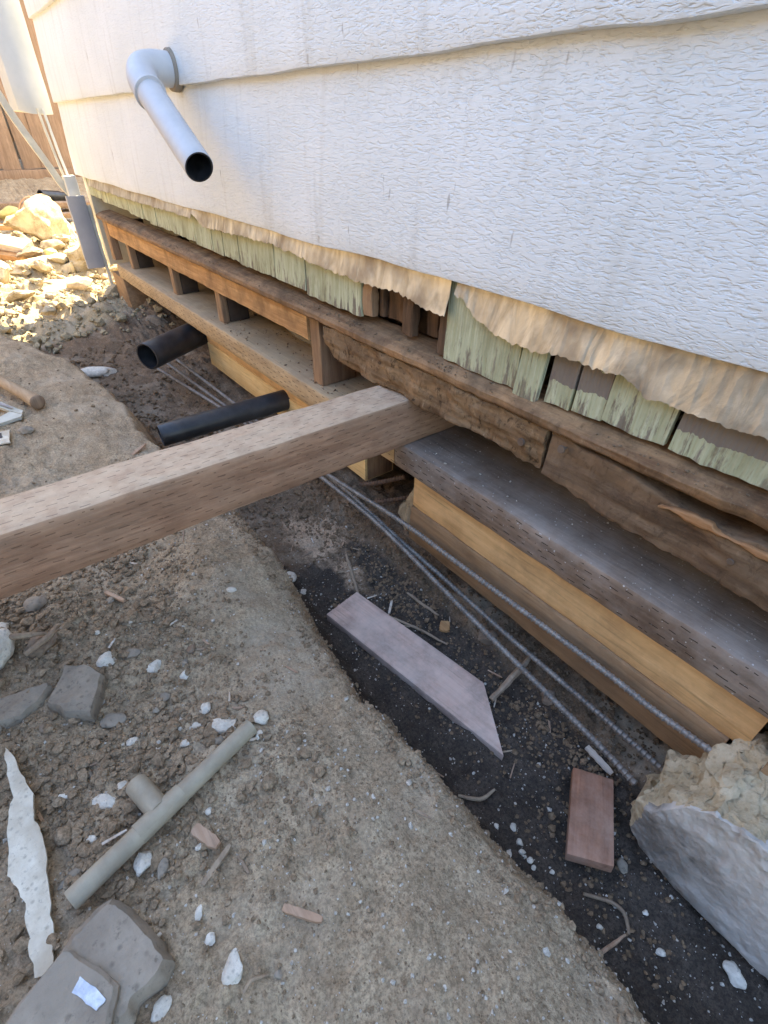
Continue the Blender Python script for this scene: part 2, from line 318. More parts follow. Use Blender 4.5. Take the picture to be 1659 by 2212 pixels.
# ---------------------------------------------------------------- object helpers
def tag(o, label=None, cat=None, group=None, kind=None):
    if label: o['label'] = label
    if cat: o['category'] = cat
    if group: o['group'] = group
    if kind: o['kind'] = kind
    return o
def empty(name, loc, label, cat, group=None):
    o = bpy.data.objects.new(name, None); COL.objects.link(o); o.location = loc; o.empty_display_size = 0.05
    return tag(o, label, cat, group)
WL = {}
def wloc(o): return WL.get(o.name, Vector(o.location))
def mk(name, V, Fc, mat, parent=None, smooth=40, origin=None, bm=None, mat2=None):
    """verts in world coordinates -> object with its own origin, parented by plain offset"""
    if bm is not None:
        V = np.array([v.co[:] for v in bm.verts]); bm.verts.index_update()
        Fc = [[v.index for v in f.verts] for f in bm.faces]; bm.free()
    V = np.asarray(V, float)
    c = Vector(((V[:, 0].min() + V[:, 0].max()) / 2, (V[:, 1].min() + V[:, 1].max()) / 2, (V[:, 2].min() + V[:, 2].max()) / 2)) if origin is None else Vector(origin)
    me = bpy.data.meshes.new(name); me.from_pydata((V - np.array(c)).tolist(), [], [list(f) for f in Fc])
    b = bmesh.new(); b.from_mesh(me); bmesh.ops.recalc_face_normals(b, faces=b.faces); b.to_mesh(me); b.free()
    if smooth:
        me.polygons.foreach_set('use_smooth', [True] * len(me.polygons)); me.set_sharp_from_angle(angle=R(smooth))
    me.materials.append(MT[mat])
    if mat2: me.materials.append(MT[mat2])
    o = bpy.data.objects.new(name, me); COL.objects.link(o)
    WL[o.name] = c
    if parent is not None:
        o.parent = parent; o.location = c - wloc(parent)
    else: o.location = c
    return o
def loft(rings, close=True, caps=True):
    V = np.concatenate(rings); n = len(rings[0]); F = []
    for i in range(len(rings) - 1):
        for j in range(n if close else n - 1):
            k = (j + 1) % n
            F.append((i * n + j, i * n + k, (i + 1) * n + k, (i + 1) * n + j))
    if caps:
        F.append(tuple(range(n))[::-1]); F.append(tuple(range((len(rings) - 1) * n, len(rings) * n)))
    return V, F
def rect_ring(a0, a1, b0, b1, ch=0.004, na=2, nb=2):
    """chamfered rectangle with extra points along its sides (a,b plane)"""
    pts = []
    def seg(p, q, n):
        for i in range(n): pts.append((p[0] + (q[0] - p[0]) * i / n, p[1] + (q[1] - p[1]) * i / n))
    seg((a0 + ch, b0), (a1 - ch, b0), na); seg((a1 - ch, b0), (a1 - 0.3 * ch, b0 + 0.3 * ch), 1); seg((a1 - 0.3 * ch, b0 + 0.3 * ch), (a1, b0 + ch), 1)
    seg((a1, b0 + ch), (a1, b1 - ch), nb); seg((a1, b1 - ch), (a1 - 0.3 * ch, b1 - 0.3 * ch), 1); seg((a1 - 0.3 * ch, b1 - 0.3 * ch), (a1 - ch, b1), 1)
    seg((a1 - ch, b1), (a0 + ch, b1), na); seg((a0 + ch, b1), (a0 + 0.3 * ch, b1 - 0.3 * ch), 1); seg((a0 + 0.3 * ch, b1 - 0.3 * ch), (a0, b1 - ch), 1)
    seg((a0, b1 - ch), (a0, b0 + ch), nb); seg((a0, b0 + ch), (a0 + 0.3 * ch, b0 + 0.3 * ch), 1); seg((a0 + 0.3 * ch, b0 + 0.3 * ch), (a0 + ch, b0), 1)
    return np.array(pts)
def board(name, x, y, z, mat, parent=None, axis='x', ch=0.003, n=12, amp=0.0008, na=2, nb=2, seed=1, sc=25):
    lim = {'x': x, 'y': y, 'z': z}; oth = [k for k in 'xyz' if k != axis]
    a, b = lim[oth[0]], lim[oth[1]]
    ring = rect_ring(a[0], a[1], b[0], b[1], min(ch, (a[1] - a[0]) * 0.4, (b[1] - b[0]) * 0.4), na, nb)
    rings = []
    for t in np.linspace(lim[axis][0], lim[axis][1], n + 1):
        r = np.zeros((len(ring), 3)); r[:, 'xyz'.index(axis)] = t
        r[:, 'xyz'.index(oth[0])] = ring[:, 0]; r[:, 'xyz'.index(oth[1])] = ring[:, 1]; rings.append(r)
    V, F = loft(rings)
    if amp:
        for k in range(3): V[:, k] += amp * fbm(V, sc, 3, seed + 11 * k)
    return mk(name, V, F, mat, parent)
def catmull(pts, step):
    P = np.array(pts, float); P = np.vstack([2 * P[0] - P[1], P, 2 * P[-1] - P[-2]]); out = []
    for i in range(1, len(P) - 2):
        n = max(2, int(np.linalg.norm(P[i + 1] - P[i]) / step)); t = np.linspace(0, 1, n, endpoint=False)[:, None]
        out.append(0.5 * (2 * P[i] + (P[i + 1] - P[i - 1]) * t + (2 * P[i - 1] - 5 * P[i] + 4 * P[i + 1] - P[i + 2]) * t ** 2 + (3 * P[i] - P[i - 1] - 3 * P[i + 1] + P[i + 2]) * t ** 3))
    return np.vstack(out + [P[-2][None]])
def frames(path):
    T = np.gradient(path, axis=0); T /= np.linalg.norm(T, axis=1)[:, None]
    up = np.array([0, 0, 1.0]) if abs(T[0][2]) < 0.9 else np.array([1.0, 0, 0])
    N = np.cross(T, up); N /= np.linalg.norm(N, axis=1)[:, None]
    return T, N, np.cross(N, T)
def tube_rings(path, rad, seg=16):
    T, N, B = frames(path); a = np.linspace(0, 2 * np.pi, seg, endpoint=False)
    rad = np.broadcast_to(rad, (len(path),))
    return [path[i] + rad[i] * (np.cos(a)[:, None] * N[i] + np.sin(a)[:, None] * B[i]) for i in range(len(path))]
def tube(name, pts, rad, mat, parent=None, seg=16, step=0.02, smooth=40, amp=0.0, seed=0):
    path = catmull(pts, step)
    if np.ndim(rad): rad = np.interp(np.linspace(0, 1, len(path)), np.linspace(0, 1, len(rad)), rad)
    V, F = loft(tube_rings(path, rad, seg))
    if amp: V = V + amp * np.stack([fbm(V, 60, 3, seed + k) for k in range(3)], -1)
    return mk(name, V, F, mat, parent, smooth)
def pipe(name, p, q, r, wall, mat, parent, seg=40, n=14, bore=None):
    """open hollow pipe from the open end p to q"""
    p = np.array(p, float); q = np.array(q, float); path = p + (q - p) * np.linspace(0, 1, n)[:, None]
    inn = path[::-1].copy()
    ro = tube_rings(path, r, seg); ri = tube_rings(path, r - wall, seg)
    T, _, _ = frames(path)
    lip = tube_rings(path[:2] , r - 0.0012, seg)[0] - T[0] * 0.0
    ro[0] = tube_rings(path[:2], r - 0.001, seg)[0]; ro.insert(1, tube_rings(path[:2] + T[0] * 0.0015, r, seg)[0])
    V, F = loft(ro + [ri[-1]] + ri[::-1][1:] + [ro[0]], True, False)
    o = mk(name, V, F, mat, parent, mat2=bore)
    if bore:
        for p_ in o.data.polygons:
            if p_.index >= (len(ro) - 1) * seg: p_.material_index = 1
    return o
def ico(sub):
    b = bmesh.new(); bmesh.ops.create_icosphere(b, subdivisions=sub, radius=1.0)
    b.verts.index_update(); V = np.array([v.co[:] for v in b.verts]); F = np.array([[v.index for v in f.verts] for f in b.faces]); b.free(); return V, F
ICO = {k: ico(k) for k in (1, 2, 3, 4)}
def rock_shape(seed, sub=3, angular=0.5, amp=0.22):
    V, F = ICO[sub]; rng = np.random.default_rng(seed); V = V.copy()
    for _ in range(int(4 + 10 * angular)):
        d = rng.normal(size=3); d /= np.linalg.norm(d); lim = rng.uniform(0.55, 0.9) - (0.12 if angular > 0.9 else 0)
        e = V @ d - lim; m = e > 0; V[m] -= np.outer(e[m] * 0.92, d)
    V = V * (1 + amp * fbm(V, 1.3, 4, seed)[:, None]) + (0.05 if angular > 0.9 else 0.03) * np.stack([fbm(V, 6, 4, seed + 5 + k, 0.6) for k in range(3)], -1)
    return V / np.abs(V).max(0), F
def rotz(V, a):
    c, s = math.cos(a), math.sin(a); return np.stack([V[:, 0] * c - V[:, 1] * s, V[:, 0] * s + V[:, 1] * c, V[:, 2]], -1)

# ---------------------------------------------------------------- ground
EX = [-9, -4.5, -3.6, -3.1, -2.75, -2.44, -2.1, -1.76, -1.28, -0.88, -0.59, -0.385, -0.234, -0.118, 0.0, 0.09, 0.6, 3]
EY = [-3.0, -1.6, -1.1, -0.85, -0.66, -0.525, -0.41, -0.346, -0.345, -0.295, -0.316, -0.352, -0.34, -0.331, -0.318, -0.321, -0.33, -0.33]
FX = [-200, -8, -6.3, -5.6, -5, -4, -3.1, -2.7, -2.3, -1.6, -1.1, 3, 200]
FZ = [0.42, 0.40, 0.35, 0.22, 0.10, 0.02, -0.05, -0.09, -0.15, -0.18, -0.20, -0.20, -0.2]
def ground_z(x, y, fine=True):
    x = np.asarray(x, float); y = np.asarray(y, float); sh = x.shape; x = x.ravel(); y = y.ravel()
    near = sstep(-30, -12, x) * (1 - sstep(12, 30, x))
    e = np.interp(x, EX, EY) + 0.010 * fbm(P3(x, 0 * x), 7, 3, 3) + 0.006 * fbm(P3(x, y), 30, 2, 4)
    fl = np.interp(x, FX, FZ) + 0.055 * sstep(-0.10, 0.12, y) * sstep(-2.4, -2.0, x)
    fl = fl + 0.05 * np.exp(-((x + 2.75) / 0.22) ** 2) * sstep(-0.3, -0.1, y)
    bk = np.interp(x, [-200, -8, -6.3, -5.6, -5, -4, -3.2, -2.6, 3, 200], [0.42, 0.40, 0.35, 0.22, 0.10, 0.04, 0.0, 0.01, 0.0, 0.0])
    bk = bk + 0.13 * np.exp(-((x + 0.73) / 0.30) ** 2 - ((y + 1.30) / 0.28) ** 2)
    bk = bk - 0.024 * sstep(-0.12, 0.005, y - e)
    bk = bk + 0.012 * fbm(P3(x, y), 4.0, 3, 8) * near
    w = 0.065 + 0.10 * sstep(-1.9, -2.6, x)
    t = sstep(-0.012, 1.0, (y - e) / (w + 0.02)); t = t ** 0.8
    z = bk * (1 - t) + fl * t
    if fine:
        tr = sstep(0.0, 0.06, y - e)
        z = z + near * (0.006 * fbm(P3(x, y), 18, 4, 21) * (0.5 + 0.8 * tr))
        rough = np.clip(tr * sstep(-0.16, 0.0, y) + sstep(-0.45, -0.62, y) * sstep(0.0, -0.35, x) * 0.8, 0, 1)
        z = z + near * (0.0035 * fbm(P3(x, y), 75, 3, 31) * (0.6 + 1.2 * rough)) + near * 0.004 * np.minimum(0, fbm(P3(x, y), 26, 3, 35) + 0.35)
        z = z + near * 0.03 * fbm(P3(x, y), 9, 4, 41, 0.6) * sstep(-2.5, -2.9, x) * sstep(-5.0, -4.6, x)
    return z.reshape(sh)
def gz(x, y): return float(ground_z(np.array([x]), np.array([y]))[0])

xl = np.unique(np.round(np.concatenate([[-220, -120, -60, -30, -16, -11, -9, -8, -7.2], np.arange(-6.8, -3.6, 0.05), np.arange(-3.6, -1.3, 0.013), np.arange(-1.3, 0.32, 0.0045), np.arange(0.33, 0.8, 0.03), [0.9, 1.1, 1.4, 2, 3, 5, 9, 16, 30, 60, 120, 220]]), 4))
yl = np.unique(np.round(np.concatenate([[-220, -120, -60, -30, -16, -9, -6, -4.5, -3.5, -3], np.arange(-2.6, -0.95, 0.1), np.arange(-0.95, -0.84, 0.03), np.arange(-0.84, 0.16, 0.0045), np.arange(0.17, 1.0, 0.04), [1.2, 1.6, 2.2, 3, 4.5, 6, 8, 12, 20, 40, 100, 220]]), 4))
GX, GY = np.meshgrid(xl, yl, indexing='ij'); GZ = ground_z(GX, GY)
nx, ny = GX.shape
gv = np.stack([GX, GY, GZ], -1).reshape(-1, 3)
ii = np.arange(nx * ny).reshape(nx, ny)
gf = np.stack([ii[:-1, :-1], ii[1:, :-1], ii[1:, 1:], ii[:-1, 1:]], -1).reshape(-1, 4)
gme = bpy.data.meshes.new('ground'); gme.vertices.add(len(gv)); gme.vertices.foreach_set('co', gv.ravel())
gme.loops.add(gf.size); gme.loops.foreach_set('vertex_index', gf.ravel().astype(np.int32))
gme.polygons.add(len(gf)); gme.polygons.foreach_set('loop_start', (np.arange(len(gf)) * 4).astype(np.int32)); gme.update(calc_edges=True)
gme.polygons.foreach_set('use_smooth', [True] * len(gf))
def gattr(name, val):
    a = gme.attributes.new(name, 'FLOAT', 'POINT'); a.data.foreach_set('value', np.clip(val, 0, 1).ravel().astype(np.float32))
EE = np.interp(GX, EX, EY)
gattr('damp', sstep(0.015, 0.05, GY - EE) * sstep(0.03, -0.05, GY) * sstep(-1.0, -0.7, GX))
gattr('brown', np.maximum(sstep(0.02, 0.06, GY - EE), 0.45 * sstep(-0.55, -0.7, GY)) * sstep(-3.0, -2.5, GX))
gattr('rubble', sstep(-2.45, -2.85, GX) * sstep(-5.2, -4.7, GX) * (1 - 0.6 * sstep(-0.12, 0.0, GY) * sstep(-3.2, -2.7, GX)))
gattr('saw', 0.80 * np.exp(-((GX + 0.93) / 0.13) ** 2 - ((GY + 0.10) / 0.09) ** 2) + 0.42 * np.exp(-((GX + 0.72) / 0.10) ** 2 - ((GY + 0.10) / 0.06) ** 2))
gme.materials.append(MT['ground'])
ground = bpy.data.objects.new('ground', gme); COL.objects.link(ground); tag(ground, kind='structure')

# ---------------------------------------------------------------- house
house = empty('house', (0, 0, 0.48), 'white lap-sided house jacked up over an open trench', 'house')
LAPS = [0.476 + 0.2645 * k for k in range(20)]
for k, z0 in enumerate(LAPS):
    xs = np.concatenate([np.linspace(-3.135, 0.9, 110 if k < 3 else 8), [2.0, 3.5]])
    prof = [(0.0030, 0.0), (0.0006, 0.0010), (0.0, 0.0035), (0.0005, 0.03), (0.003, 0.10), (0.010, 0.19), (0.0165, 0.270), (0.026, 0.270), (0.022, 0.10), (0.0195, 0.0)]
    rings = []
    for x in xs:
        r = np.array([(x, a, z0 + b) for a, b in prof])
        p = np.array([[x, k * 3.1, 0.0]])
        wv = float(fbm(p, 2.6, 3, 5)[0]) * (1.0 if k == 0 else 0.5)
        low = np.array([1 - min(1, b / 0.2) for a, b in prof])
        r[:, 1] += 0.0035 * wv * low; r[:, 2] += 0.0016 * float(fbm(p, 9, 2, 9)[0]) * low
        if k == 0: r[:, 2] += low * 0.003 * float(fbm(p, 4, 2, 19)[0])
        rings.append(r)
    V, F = loft(rings); mk('siding_board', V, F, 'siding', house, 50)
board('end_wall', (-3.12, -3.06), (0.026, 6.0), (0.10, 5.7), 'trim_cream', house, 'y', n=2, amp=0)
board('back_wall', (-3.05, 3.5), (6.0, 6.1), (-0.3, 5.7), 'trim_cream', house, 'x', n=2, amp=0)
board('side_wall', (3.5, 3.6), (0.03, 6.1), (-0.3, 5.7), 'trim_cream', house, 'y', n=2, amp=0)
board('floor_deck', (-3.05, 3.5), (0.12, 5.99), (0.40, 0.45), 'dark', house, 'x', n=2, amp=0)
def roof():
    pr = [(-0.06, 5.72), (3.05, 6.8), (6.2, 5.72), (6.2, 5.82), (3.05, 6.92), (-0.06, 5.82)]
    V, F = loft([np.array([(x, a, b) for a, b in pr]) for x in (-3.5, 3.9)]); mk('roof', V, F, 'trim_grey', house)
roof()

# crumpled foil paper hanging below the siding: two sheets with ragged hems
def foil_sheet(x0, x1, hem, seed, n):
    n = n * 2; xs = np.linspace(x0, x1, n); zb = np.interp(xs, [h[0] for h in hem], [h[1] for h in hem])
    zb = zb + 0.0022 * fbm(P3(xs, 0 * xs), 34, 3, seed) + 0.0022 * fbm(P3(xs, 0 * xs), 150, 3, seed + 2, 0.7) - 0.002
    rings = []; m = 12
    for i, x in enumerate(xs):
        t = np.linspace(0, 1, m); z = 0.50 + (zb[i] - 0.50) * t
        rings.append(np.stack([np.full(m, x), 0.012 - 0.010 * t ** 1.5, z], -1))
    V = np.concatenate(rings); t = np.tile(np.linspace(0, 1, m), n)
    rid = 1 - 2 * np.abs(fbm(V * [1, 1, 0.35], 24, 3, seed + 3)); d = 0.0006 * rid + 0.0030 * fbm(V * [1, 1, 0.6], 7, 4, seed + 7)
    V[:, 1] += d * sstep(0.05, 0.6, t) - 0.002 * sstep(0.4, 1, t)
    V[:, 0] += 0.002 * fbm(V, 30, 3, seed + 9)
    F = [(i * m + j, i * m + j + 1, (i + 1) * m + j + 1, (i + 1) * m + j) for i in range(n - 1) for j in range(m - 1)]
    Vb = V.copy(); Vb[:, 1] += 0.0012; nv = len(V)
    F2 = [tuple(k + nv for k in f)[::-1] for f in F]
    edge = [(i * m + m - 1, (i + 1) * m + m - 1, (i + 1) * m + m - 1 + nv, i * m + m - 1 + nv) for i in range(n - 1)]
    edge += [(j, j + 1, j + 1 + nv, j + nv) for j in range(m - 1)] + [((n - 1) * m + j, (n - 1) * m + j + 1, (n - 1) * m + j + 1 + nv, (n - 1) * m + j + nv) for j in range(m - 1)]
    return mk('foil_flashing', np.vstack([V, Vb]), F + F2 + edge, 'foil', house, 60)
foil_sheet(-2.93, -0.598, [(-2.93, 0.448), (-2.4, 0.446), (-1.70, 0.452), (-1.675, 0.452), (-1.66, 0.466), (-1.635, 0.455), (-1.60, 0.438), (-1.2, 0.452), (-0.95, 0.436), (-0.84, 0.431), (-0.72, 0.437), (-0.64, 0.427), (-0.598, 0.424)], 3, 420)
foil_sheet(-0.582, 0.9, [(-0.582, 0.462), (-0.56, 0.455), (-0.53, 0.434), (-0.488, 0.426), (-0.42, 0.422), (-0.35, 0.428), (-0.283, 0.428), (-0.25, 0.412), (-0.20, 0.413), (-0.118, 0.418), (0.0, 0.41), (0.9, 0.42)], 7, 300)

# shingles
rng = random.Random(4)
def shingle(x0, x1, zb, y=0.020, mat='shingle', tilt=0.0, seed=0):
    n = max(3, int((x1 - x0) / 0.012)); xs = np.linspace(x0, x1, n); rings = []
    for i, x in enumerate(xs):
        z = np.linspace(zb, 0.475, 7); rr = 0.0022 * float(fbm(np.array([[x * 1.0, seed, 0.0]]), 90, 2, 2)[0])
        z = z + rr * np.array([1, 0.4, 0, 0, 0, 0, 0])
        xx = x + tilt * (z - 0.475)
        out = np.stack([xx, np.full(7, y) - 0.004 * (1 - np.linspace(0, 1, 7)), z], -1); inn = out[::-1].copy(); inn[:, 1] += 0.008
        rings.append(np.vstack([out, inn]))
    V, F = loft(rings); V[:, 1] += 0.0006 * fbm(V, 70, 2, seed)
    return mk('shingle', V, F, mat, house, 35)
xs = [-3.02]
while xs[-1] < -1.20: xs.append(xs[-1] + rng.choice([0.075, 0.10, 0.13, 0.16, 0.20]))
xs[-1] = -1.062
for k in range(len(xs) - 1):
    a, b = xs[k], xs[k + 1] - rng.uniform(0.0015, 0.004)
    zb = 0.405 - 0.042 * (a + 3.0) / 2.0 + rng.uniform(-0.003, 0.003)
    shingle(a, b, zb, 0.020 + rng.uniform(-0.0015, 0.0015), seed=k)
for k, (a, b, zb, y, m, t) in enumerate([(-1.058, -0.850, 0.362, 0.020, 'shingle', 0), (-0.605, -0.449, 0.350, 0.018, 'shingle', 0.0), (-0.440, -0.398, 0.336, 0.014, 'shingle', 0.06), (-0.391, -0.350, 0.352, 0.020, 'shingle_bare', 0.03), (-0.347, -0.302, 0.352, 0.021, 'shingle_bare', 0.02),
                                  (-0.300, -0.214, 0.357, 0.020, 'shingle', 0.03), (-0.206, -0.02, 0.357, 0.018, 'shingle_bare', 0.04), (-0.012, 0.13, 0.36, 0.020, 'shingle', 0.0), (0.135, 0.30, 0.358, 0.019, 'shingle', 0.0), (0.305, 0.9, 0.36, 0.020, 'shingle', 0.0)]):
    shingle(a, b, zb, y, m, t, 40 + k)
# exposed planks where the shingles are gone
board('backing_board', (-0.95, -0.5), (0.090, 0.10), (0.34, 0.475), 'dark', house, 'x', amp=0.001)
for k, (a, b, y0, z0, m) in enumerate([(-0.848, -0.822, 0.022, 0.368, 'rail_z'), (-0.820, -0.806, 0.040, 0.366, 'plank'), (-0.803, -0.752, 0.050, 0.366, 'plank'), (-0.746, -0.728, 0.038, 0.365, 'plank'), (-0.727, -0.700, 0.024, 0.360, 'plank'), (-0.694, -0.660, 0.050, 0.362, 'plank'), (-0.652, -0.622, 0.072, 0.368, 'rail_z'), (-0.630, -0.603, 0.020, 0.352, 'plank')]):
    board('sheathing_plank', (a, b), (y0, y0 + 0.018), (z0, 0.475), m, house, 'z', n=14, amp=0.0025, seed=k, sc=40, na=3)

# ledge strip below the shingles (sloping top, thin nose)
def ledge():
    prof = np.array([(0.060, 0.353), (0.030, 0.350), (0.012, 0.346), (-0.001, 0.339), (-0.005, 0.335), (-0.005, 0.326), (-0.002, 0.322), (0.060, 0.322)]); rings = []
    for x in np.linspace(-2.92, 0.9, 380):
        r = np.zeros((8, 3)); r[:, 0] = x; p = np.array([[x, 0, 0]])
        r[:, 1] = prof[:, 0] + 0.0006 * float(fbm(p, 5, 3, 4)[0]); r[:, 2] = prof[:, 1] + 0.0006 * float(fbm(p, 6, 3, 6)[0])
        nick = max(0.0, float(fbm(p, 11, 3, 12)[0]) - 0.45) * 0.005
        r[3:7, 1] += nick
        rings.append(r)
    V, F = loft(rings); V[:, 2] += 0.001 * fbm(V, 60, 3, 3); mk('ledge_board', V, F, 'ledge', house, 35)
ledge()
board('top_rail', (-2.86, -1.075), (0.018, 0.056), (0.254, 0.3195), 'rail', house, 'x', n=60, amp=0.0018, seed=5, nb=4)
for x0, w, y0, y1, m in ((-2.925, 0.055, 0.016, 0.05, 'rail_z'), (-2.665, 0.038, 0.030, 0.12, 'rail_z'), (-2.12, 0.038, 0.032, 0.12, 'rail_z'), (-1.69, 0.040, 0.034, 0.125, 'rail_z'), (-1.072, 0.042, 0.024, 0.125, 'rail_z')):
    top = 0.3195 if x0 in (-2.925, -1.072) else 0.34
    board('stud', (x0, x0 + w), (y0 if top < 0.33 else 0.0575, y1), (0.1515, top), m if top < 0.33 else 'dark', house, 'z', n=6, amp=0.0008, seed=int(-x0 * 50))  # back halves of the middle studs coloured dark to imitate shade in the bays
    if top > 0.33: board('stud_face', (x0, x0 + w), (y0, 0.0565), (0.1515, 0.2525), m, house, 'z', n=4, amp=0.0006, seed=int(-x0 * 51))
plate1 = board('sill_plate', (-2.80, -0.715), (0.0, 0.185), (0.089, 0.150), 'plate_l', house, 'x', ch=0.006, n=80, amp=0.0009, nb=3, na=5)
plate2 = board('sill_plate', (-0.712, 0.9), (0.0, 0.185), (0.089, 0.150), 'plate_r', house, 'x', ch=0.007, n=60, amp=0.0010, nb=3, na=5, seed=3)

# rotten rim timbers: detailed loft with ragged edges
def old_timber(x0, x1, y0, y1, zt, zb, mat, seed, amp, n=150, name='rim_timber', host=None):
    rings = []
    for x in np.linspace(x0, x1, n):
        a, b = float(np.interp(x, *zip(*zt))), float(np.interp(x, *zip(*zb)))
        p = np.array([[x, seed, 0.0]])
        b += 0.0028 * float(fbm(p, 14, 4, seed)[0]) + 0.0016 * float(fbm(p, 90, 3, seed + 1)[0]); a += 0.0025 * float(fbm(p, 26, 3, seed + 2)[0])
        ring = rect_ring(y0, y1, b, a, 0.0025, 3, 14)
        r = np.zeros((len(ring), 3)); r[:, 0] = x; r[:, 1] = ring[:, 0]; r[:, 2] = ring[:, 1]; rings.append(r)
    V, F = loft(rings)
    d = fbm(V * [1, 1, 1.0], 20, 5, seed + 4, 0.6); d2 = fbm(V * [0.5, 1, 2.5], 40, 4, seed + 8)
    front = sstep(y0 + 0.03, y0 + 0.004, V[:, 1])
    V[:, 1] -= front * amp * (d + 0.6 * d2) - 0
    V[:, 2] += 0.0012 * fbm(V, 70, 3, seed + 9)
    return mk(name, V, F, mat, house if host is None else host, 50)
rt1 = old_timber(-0.972, -0.368, 0.0, 0.10, [(-0.972, 0.3185), (-0.368, 0.3185)], [(-0.972, 0.272), (-0.95, 0.262), (-0.935, 0.249), (-0.90, 0.250), (-0.80, 0.2505), (-0.68, 0.2505), (-0.62, 0.2505), (-0.55, 0.254), (-0.46, 0.258), (-0.368, 0.254)], 'rot', 3, 0.0042)
rt1['label'] = 'rotten crumbling brown rim timber above the jacking beam'
rt2 = old_timber(-0.362, 0.9, 0.002, 0.09, [(-0.362, 0.318), (-0.30, 0.316), (-0.25, 0.313), (-0.20, 0.304), (-0.165, 0.297), (-0.14, 0.294), (-0.08, 0.303), (0.9, 0.305)], [(-0.362, 0.247), (-0.30, 0.239), (-0.24, 0.232), (-0.16, 0.231), (-0.04, 0.228), (0.9, 0.225)], 'rot2', 13, 0.0030, 200)
rt2['label'] = 'dark smooth old rim timber sagging at the right'
rt3 = old_timber(-0.190, -0.03, -0.0035, 0.006, [(-0.190, 0.2935), (-0.172, 0.300), (-0.15, 0.304), (-0.128, 0.303), (-0.124, 0.297), (-0.06, 0.2975), (0.2, 0.297)], [(-0.190, 0.2920), (-0.165, 0.2915), (-0.13, 0.292), (-0.06, 0.2935), (0.2, 0.2935)], 'splinter', 23, 0.0008, 60, 'torn_splinter', rt2)
# nails and screw heads
def nail(host, p, d, L, r=0.0022, head=0.0048):
    p = np.array(p); d = np.array(d, float); d /= np.linalg.norm(d)
    path = np.array([p, p + d * L * 0.5, p + d * L, p + d * L * 1.0001, p + d * (L + 0.002)]); rad = [r, r, r, head, head * 0.9]
    V, F = loft(tube_rings(path, np.array(rad), 10)); mk('nail', V, F, 'nail', host)
nail(rt1, (-0.405, 0.0, 0.285), (0, -1, 0.1), 0.004, 0.003, 0.0065)
nail(rt2, (-0.335, 0.004, 0.305), (0.05, -1, 0.15), 0.012, 0.002, 0.006)
nail(rt2, (-0.095, 0.002, 0.268), (0, -1, 0), 0.003, 0.002, 0.004)
nail(plate1, (-1.04, 0.05, 0.150), (0, 0.05, 1), 0.03, 0.0022, 0.004)
# corner block and pier blocks under the far end of the plate
board('corner_block', (-2.97, -2.76), (0.004, 0.20), (-0.085, 0.0885), 'brownboard', house, 'z', n=10, amp=0.004, seed=9, na=4, nb=4)
cable = tube('floor_cable', [(-1.86, 0.24, 0.37), (-1.70, 0.20, 0.30), (-1.55, 0.16, 0.215), (-1.38, 0.150, 0.166), (-1.2, 0.17, 0.160), (-1.0, 0.22, 0.160), (-0.85, 0.3, 0.16)], 0.0085, 'hose', house, 10)
V, F = loft([np.array([(x, 0.155, 0.155), (x, 0.155, 0.29), (x, 0.20, 0.29), (x, 0.20, 0.18)]) for x in (-1.165, -1.125, -1.085)])
mk('red_bracket', V, F, 'red', house)
board('short_block', (-1.255, -1.225), (0.17, 0.20), (0.1515, 0.30), 'rail_z', house, 'z', n=4)

# corner trim box, strap and lower board at the far corner
trim = empty('corner_trim', (-3.2, -0.06, 0.45), 'peeling grey corner trim hanging at the far house corner', 'trim')
prof = [(-3.2, -0.001), (-3.2, -0.06), (-3.205, -0.080), (-3.235, -0.128), (-3.26, -0.135), (-3.40, -0.135), (-3.40, -0.001)]
rings = []
for z in np.linspace(0.70, 2.7, 40):
    rings.append(np.array([(a - 0.01 * (z < 0.72), b, z + (0.012 if b < -0.1 else 0) * (z < 0.71)) for a, b in prof]))
V, F = loft(rings); V[:, :2] += 0.0012 * np.stack([fbm(V, 14, 3, 3), fbm(V, 14, 3, 5)], -1); mk('trim_box', V, F, 'trim', trim, 30)
def ribbon(name, pts, wy, tx, mat, parent, seed=1):
    path = catmull(pts, 0.02); T = np.gradient(path, axis=0); T /= np.linalg.norm(T, axis=1)[:, None]
    Nn = np.cross(T, [1, 0, 0]); Nn /= np.linalg.norm(Nn, axis=1)[:, None]; rings = []
    for p, nn in zip(path, Nn):
        rings.append(np.array([p - nn * wy / 2, p + nn * wy / 2, p + nn * wy / 2 + [-tx, 0, 0], p - nn * wy / 2 + [-tx, 0, 0]]))
    V, F = loft(rings); V += 0.001 * np.stack([fbm(V, 20, 3, seed + k) for k in range(3)], -1)
    return mk(name, V, F, mat, parent, 30)
ribbon('bent_strap', [(-3.15, -0.235, 0.95), (-3.15, -0.205, 0.80), (-3.15, -0.155, 0.655), (-3.15, -0.10, 0.53), (-3.15, -0.06, 0.43), (-3.15, -0.030, 0.395)], 0.028, 0.03, 'trim_cream', trim)
ribbon('edge_strip', [(-3.18, -0.062, 0.72), (-3.17, -0.055, 0.6), (-3.15, -0.045, 0.47), (-3.145, -0.03, 0.42)], 0.008, 0.02, 'trim_cream', trim, 4)
ribbon('edge_strip', [(-3.19, -0.040, 0.72), (-3.18, -0.034, 0.6), (-3.16, -0.026, 0.46)], 0.010, 0.012, 'trim', trim, 6)
board('corner_board', (-3.075, -3.05), (-0.082, -0.004), (0.095, 0.40), 'trim_grey', trim, 'z', n=10, amp=0.0012)
board('edge_strip', (-3.072, -3.056), (-0.003, 0.012), (-0.02, 0.36), 'trim_cream', trim, 'z', n=10, amp=0.0015)
board('corner_cap', (-3.16, -3.11), (-0.055, -0.004), (0.385, 0.474), 'trim', trim, 'z', n=5, amp=0.002)

